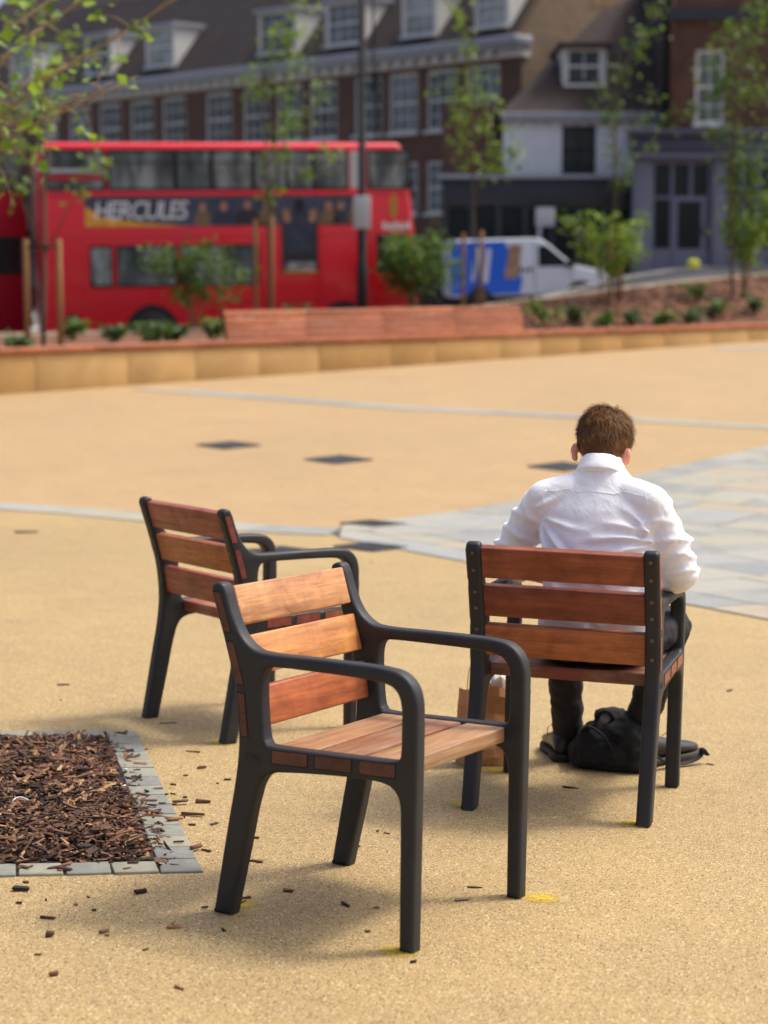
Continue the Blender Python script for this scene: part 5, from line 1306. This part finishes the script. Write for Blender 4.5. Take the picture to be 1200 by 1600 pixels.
# ================================================================= BUILDINGS
WIN_CACHE = {}
def window_unit(parent, x0, x1, z0, z1, y=.10, nx=3, ny=4, frame=MAT['trim'], arch=False, surround=.0):
    """sash window set back in its opening: frame, glazing bars, sill, pane"""
    w, h = x1 - x0, z1 - z0; key = (round(w, 2), round(h, 2), nx, ny, frame.name, surround)
    if key not in WIN_CACHE:
        b = MB(); t = .085
        b.box(0, t, -.05, .05, 0, h); b.box(w - t, w, -.05, .05, 0, h); b.box(t, w - t, -.05, .05, 0, t); b.box(t, w - t, -.05, .05, h - t, h); b.box(t, w - t, -.035, .045, h / 2 - .035, h / 2 + .035)
        for i in range(1, nx): x = w * i / nx; b.box(x - .016, x + .016, -.02, .03, t, h - t)
        for j in range(1, ny): z = h * j / ny; b.box(t, w - t, -.018, .028, z - .014, z + .014)
        g = MB(); g.box(t * .5, w - t * .5, .005, .015, t * .5, h - t * .5)
        s = MB(); s.box(-.08, w + .08, -.22, .0, -.09, .0)
        sr = MB()
        WIN_CACHE[key] = (b.mesh('window'), g.mesh('pane'), s.mesh('sill'))
    a, g, s = WIN_CACHE[key]
    o = obj('window', a, frame, parent, Matrix.Translation((x0, y, z0))); obj('pane', g, MAT['house_glass'], o); obj('sill', s, frame, o)
    return o
def facade(parent, name, mat, x0, x1, z0, z1, holes, depth=.28, y=0.0):
    """front wall with real openings: holes [(x0,x1,z0,z1)]"""
    b = MB(); X = sorted(set([x0, x1] + [h[i] for h in holes for i in (0, 1)])); Z = sorted(set([z0, z1] + [h[i] for h in holes for i in (2, 3)]))
    for xa, xb in zip(X, X[1:]):
        for za, zb in zip(Z, Z[1:]):
            cx, cz = (xa + xb) / 2, (za + zb) / 2
            if any(h[0] < cx < h[1] and h[2] < cz < h[3] for h in holes): continue
            b.quad((xa, y, za), (xb, y, za), (xb, y, zb), (xa, y, zb))
    for h in holes:
        b.quad((h[0], y, h[2]), (h[0], y, h[3]), (h[0], y + depth, h[3]), (h[0], y + depth, h[2])); b.quad((h[1], y, h[3]), (h[1], y, h[2]), (h[1], y + depth, h[2]), (h[1], y + depth, h[3]))
        b.quad((h[0], y, h[3]), (h[1], y, h[3]), (h[1], y + depth, h[3]), (h[0], y + depth, h[3])); b.quad((h[1], y, h[2]), (h[0], y, h[2]), (h[0], y + depth, h[2]), (h[1], y + depth, h[2]))
    return b.build(name, mat, parent)
# --- the brown brick terrace: local x runs right along the facade (towards its near end), y into the building
TO = Vector((at(815, 100, 62).x, 62, 0)); TE = Vector((-16.85, 84, 0)); TD = (TO - TE); TLEN = TD.length + 6; TD.normalize()
T0 = TO - TD * TLEN
TM = Matrix.Translation(T0) @ Matrix.Rotation(math.atan2(TD.y, TD.x), 4, 'Z')
terr = empty('terrace_building', TM); tag(terr, 'long brown brick terrace with white sash windows, cornice and dormers', 'building')
def terr_x(u, v=150):
    lo, hi = 0.0, TLEN + 2
    for _ in range(50):
        m = (lo + hi) / 2; p = T0 + TD * m; d = Vector((p.x, p.y, 7 - CAMZ)); uu = 600 + F * d.x / (d.y * CP - d.z * SP)
        if uu < u: lo = m
        else: hi = m
    return lo
holes = []
for u, hw in ((20, 15), (75, 15), (125, 17), (172, 17), (222, 18), (272, 18), (342, 20), (400, 20), (452, 20), (505, 21), (575, 21), (630, 22), (690, 23), (755, 25)):
    holes.append((terr_x(u - hw), terr_x(u + hw), 6.02, 7.98))
low = [(h[0], h[1], 3.3, 5.0) for h in holes]
shopw = []
x = 1.0
while x < TLEN - 3: shopw.append((x, x + 2.2, .6, 2.5)); x += 3.0
facade(terr, 'front_wall', MAT['brick_dark'], 0, TLEN, -1.0, 8.25, holes + low + shopw)
for h in holes: window_unit(terr, *h)
for h in low: window_unit(terr, *h)
for h in shopw: window_unit(terr, *h, nx=2, ny=1, frame=MAT['black'])
MB().box(0, TLEN, .3, .32, -1, 8.2).build('inner_backing', MAT['black'], terr)  # plain black sheet behind the whole front wall
b = MB(); b.box(-.1, TLEN + .1, -.12, .3, 8.14, 8.36); obj('frieze', b.mesh('frieze'), MAT['trim'], terr)
b = MB(); b.box(-.1, TLEN + .15, -.42, .3, 8.362, 8.52); b.box(-.1, TLEN + .2, -.55, .3, 8.522, 8.78); obj('cornice', bevelled(b.mesh('cornice'), .03, 2), MAT['lead'], terr)
for k in range(int(TLEN / .6)):
    if k % 1 == 0 and k * .6 > TLEN - 36: MB().box(k * .6, k * .6 + .16, -.36, -.1, 8.20, 8.355).build('modillion', MAT['trim'], terr)
b = MB(); b.prism([(0, -.1, 8.78), (0, 3.2, 12.6), (0, 8.0, 16.8), (0, 9, -1), (0, .34, -1), (0, .34, 8.3)], (TLEN - .35, 0, 0)); obj('roof', b.mesh('roof'), MAT['tile'], terr)
# gable parapet and stack at the near end
b = MB(); b.prism([(TLEN - .34, .02, -1), (TLEN - .34, .02, 8.4), (TLEN - .34, .0, 8.78), (TLEN - .34, 3.1, 13.1), (TLEN - .34, 9, 13.6), (TLEN - .34, 9, -1)], (.34, 0, 0)); obj('gable_wall', b.mesh('gable'), MAT['brick_tan'], terr)
b = MB(); b.box(TLEN - 1.4, TLEN + .02, 3.4, 6.2, 10, 15.5); b.build('chimney', MAT['brick_tan'], terr)
for i, (u, hw, zb) in enumerate(((30, 15, 9.25), (150, 18, 9.25), (246, 20, 9.25), (430, 27, 9.2), (532, 25, 9.2), (650, 24, 9.2), (762, 24, 9.2))):
    xa, xb = terr_x(u - hw, 50), terr_x(u + hw, 50); zt = zb + 1.45
    def ry(z): return -.1 + (z - 8.78) * 3.3 / 3.82
    y0 = ry(zb) - .12
    dm = obj('dormer', MB().prism([(xa - .1, y0, zb - .1), (xa - .1, y0, zt), (xa - .1, ry(zt) + .2, zt), (xa - .1, ry(zb - .1) + .15, zb - .1)], (.1, 0, 0)).prism([(xb, y0, zb - .1), (xb, y0, zt), (xb, ry(zt) + .2, zt), (xb, ry(zb - .1) + .15, zb - .1)], (.1, 0, 0)).mesh('dormer'), MAT['trim'], terr)
    MB().box(xa - .22, xb + .22, y0 - .18, ry(zt) + .4, zt, zt + .14).build('dormer_roof', MAT['lead'], dm)
    MB().box(xa, xb, y0 + .2, y0 + .22, zb - .1, zt).build('dormer_back', MAT['black'], dm)
    window_unit(terr, xa, xb, zb, zt, y0 + .06, 3 if i > 1 else 2, 4)
# drainpipe
b = MB(); xp = terr_x(590); b.tube([(xp, -.08, -.5), (xp, -.08, 8.1)], .06, 8); b.build('drainpipe', MAT['black'], terr, True)
# --- the white rendered house with a dark tiled roof
def ux(u, Y): return (u - 600) / F * Y * (CP + SP * .1) / (CP * CP) * .985
HY = 58.0
def hx(u, v=240): return at(u, v, HY).x
def hz(v): return at(860, v, HY).z
hm = empty('white_house', Matrix.Translation((hx(786), HY, 0))); ox = hx(786)
tag(hm, 'white rendered house with dark tiled roof beside the brick terrace', 'building')
HW = hx(1040) - ox
wh = (hx(878) - ox, hx(931) - ox, hz(271), hz(196))
facade(hm, 'front_wall', MAT['render_white'], 0, HW, hz(283), hz(188), [wh]); window_unit(hm, *wh, y=.1, nx=2, ny=2, frame=MAT['black'])
MB().box(0, HW, .3, .34, hz(283), hz(188)).build('inner_backing', MAT['black'], hm)  # black sheet closing the wall behind its window opening
b = MB(); b.box(-.1, HW, -.28, .3, hz(188), hz(176)); obj('gutter', bevelled(b.mesh('gutter'), .03, 2), MAT['lead'], hm)
for k in range(12): MB().box(.1 + k * HW / 12, .25 + k * HW / 12, -.2, .0, hz(195), hz(188.3)).build('bracket', MAT['lead'], hm)
ze = hz(176); zrdg = at(940, 40, 62).z; xr = hx(940) - ox
b = MB(); b.add([Vector((-.12, -.25, ze)), Vector((HW + .6, -.25, ze)), Vector((HW + .6, 4.2, zrdg + 1.6)), Vector((xr + .35, 4.2, zrdg + .4)), Vector((-.12, 8.4, ze))], [(0, 1, 2, 3), (0, 3, 4)])
b.add([Vector((-.1, 0, -.3)), Vector((-.1, 8.4, -.3)), Vector((-.1, 8.4, ze)), Vector((-.1, 0, ze))], [(0, 1, 2, 3)])
obj('roof', finish(b.mesh('roof'), [('SOLIDIFY', dict(thickness=.12))], False), MAT['tile2'], hm)
da, db, dz0, dz1 = hx(886) - ox, hx(943) - ox, at(915, 132, 58.8).z, at(915, 76, 58.8).z
dmm = MB().box(da - .12, da, .62, 3.4, dz0 - .1, dz1).box(db, db + .12, .62, 3.4, dz0 - .1, dz1).build('dormer', MAT['trim'], hm)
MB().box(da - .25, db + .25, .45, 3.8, dz1, dz1 + .14).build('dormer_roof', MAT['tile'], dmm); MB().box(da, db, .9, .92, dz0 - .1, dz1).build('dormer_back', MAT['black'], dmm)
window_unit(hm, da, db, dz0, dz1, .75, 2, 2, MAT['white'])
# charcoal shopfront below, projecting a little
SY = 57.2; sx0, sx1 = at(692, 300, SY).x - ox, at(992, 300, SY).x - ox; zt_, zf_ = at(860, 279, SY).z, at(860, 322, SY).z; zb_ = zr(5) + .1
fs = MB(); fs.box(sx0, sx1, SY - HY, .0, zf_, zt_); obj('fascia', bevelled(fs.mesh('fascia'), .03, 2), MAT['shop_dark'], hm)
MB().box(sx0 - .1, sx1, SY - HY - .2, SY - HY + .1, zt_, zt_ + .12).build('fascia_cornice', MAT['lead'], hm)
n = 7
for k in range(n + 1):
    x = sx0 + (sx1 - sx0 - .15) * k / n; MB().box(x, x + .15, SY - HY, SY - HY + .18, -.3, zf_).build('mullion', MAT['shop_dark'], hm)
for k in range(n):
    xa = sx0 + (sx1 - sx0 - .15) * k / n + .15; xb = sx0 + (sx1 - sx0 - .15) * (k + 1) / n
    MB().box(xa, xb, SY - HY + .12, SY - HY + .14, zb_ + .5, zf_ - .02).build('shop_window', MAT['glass'], hm); MB().box(xa, xb, SY - HY + .05, SY - HY + .16, -.3, zb_ + .5).build('stall_riser', MAT['shop_dark'], hm)
MB().box(sx0, 0, .0, .3, -.3, zt_ + 2.2).build('side_wall', MAT['brick_dark'], hm)
hs = obj('hanging_sign', bevelled(MB().box(-.28, .28, -.03, .03, -.27, .27).mesh('hs'), .02, 2), MAT['sign_white'], None, Matrix.Translation(at(852, 339, SY - .6))); tag(hs, 'square white sign by the charcoal shopfront above the van', 'sign')
b = MB(); b.box(-.22, -.12, -.03, .03, -1.4, -.27); b.build('post', MAT['sign_white'], hs)
# --- lavender-grey shopfront with brick storey above
PY = 56.0; px0 = at(986, 300, PY).x; PWD = at(1330, 300, PY).x - px0
pm_ = empty('purple_shop', Matrix.Translation((px0, PY, 0))); tag(pm_, 'lavender-grey shopfront with brick storey and tall white window above', 'building')
def qx(u): return at(u, 300, PY).x - px0
def qz(v): return at(1100, v, PY).z
tall = (qx(1086), qx(1131), qz(192), qz(76))
tall2 = (qx(1230), qx(1275), qz(192), qz(76))
facade(pm_, 'upper_wall', MAT['brick_red'], qx(1045), PWD, qz(206), qz(-120), [tall, tall2], y=.3)
for t in (tall, tall2): window_unit(pm_, *t, y=.42, nx=2, ny=4, frame=MAT['white'])
MB().box(qx(1045), PWD, .7, .72, qz(206), qz(-100)).build('inner_backing', MAT['black'], pm_)  # black sheet backing the upper wall and its openings
MB().box(qx(1045) - .05, PWD, .1, .5, qz(30), qz(10)).build('band_course', MAT['shop_dark'], pm_)
MB().box(qx(1040), PWD, .9, 6, -.3, qz(-90)).build('roof_block', MAT['tile'], pm_)
b = MB(); b.tube([(qx(1048), .2, qz(206)), (qx(1048), .2, qz(-120))], .07, 8); b.build('drainpipe', MAT['brick_red'], pm_, True)
b = MB(); b.box(-.15, PWD, -.45, .2, qz(213), qz(203)); b.box(-.1, PWD, -.22, .2, qz(240), qz(213.4)); obj('fascia', bevelled(b.mesh('fascia'), .04, 2), MAT['shop_purple_dark'], pm_)
MB().box(-.1, PWD, -.35, .2, qz(247), qz(240.4)).build('architrave', MAT['shop_purple'], pm_)
for u0, u1 in ((988, 1018), (1112, 1132), (1215, 1238)): 
    b = MB(); b.box(qx(u0), qx(u1), -.15, .2, -.3, qz(247.4)); obj('pilaster', bevelled(b.mesh('pil'), .04, 2), MAT['shop_purple'], pm_)
zb2 = zr(px0 + 3) + .1
for (ua, ub) in ((1018, 1112), (1132, 1215), (1238, 1330)):
    xa, xb = qx(ua), qx(ub); zt2 = qz(247.8); zs = zb2 + .55
    MB().box(xa, xb, .02, .16, -.3, zs).build('stall_riser', MAT['shop_purple'], pm_)
    MB().box(xa, xb, .10, .12, zs, zt2).build('shop_window', MAT['glass'], pm_)
    b = MB()
    for k in (0, 1, 2, 3): x = xa + (xb - xa - .1) * k / 3; b.box(x, x + .1, .03, .15, zs, zt2)
    b.box(xa, xb, .04, .14, zs + (zt2 - zs) * .55, zs + (zt2 - zs) * .55 + .09); b.box(xa, xb, .035, .145, zt2 - .14, zt2); b.build('window_bars', MAT['shop_purple'], pm_)
xd = qx(1052); d_ = MB().box(xd, xd + .95, -.02, .03, zb2, zb2 + 2.05).build('door', MAT['shop_purple'], pm_); MB().box(xd + .14, xd + .81, -.03, -.015, zb2 + .55, zb2 + 1.9).build('pane', MAT['glass'], d_); MB().tube([(xd + .86, -.05, zb2 + .9), (xd + .86, -.05, zb2 + 1.2)], .02, 8).build('handle', MAT['rim'], d_, True)
bo = empty('grit_bin', Matrix.Translation(at(1083, 426, 53.5) + Vector((0, 0, -.25)))); tag(bo, 'small yellow street bin outside the purple shop', 'bin')
b = MB(); b.loft([[Vector((x * k, y * k, z)) for x, y in ((-.15, -.15), (.15, -.15), (.15, .15), (-.15, .15))] for z, k in ((0, .85), (.5, 1.0))]); obj('bin_body', bevelled(b.mesh('bin'), .02, 2), MAT['hivis'], bo)
b = MB(); b.loft([[Vector((x * k, y * k, z)) for x, y in ((-.15, -.15), (.15, -.15), (.15, .15), (-.15, .15))] for z, k in ((.505, 1.08), (.56, 1.0), (.62, .6))]); obj('lid', bevelled(b.mesh('lid'), .02, 2), MAT['hivis'], bo)
# a block behind, closing the view above the white house
bb = empty('rear_block', Matrix.Translation((4.2, 70, 0))); tag(bb, 'dark tiled roof of the block rising behind the white house', 'building')
MB().box(0, 16, 0, 8, -1, 9.5).build('wall', MAT['brick_tan'], bb); b = MB(); b.prism([(-.3, -.3, 9.5), (-.3, 4, 14.0), (-.3, 8.3, 9.5)], (16.6, 0, 0)); b.build('roof', MAT['tile2'], bb)
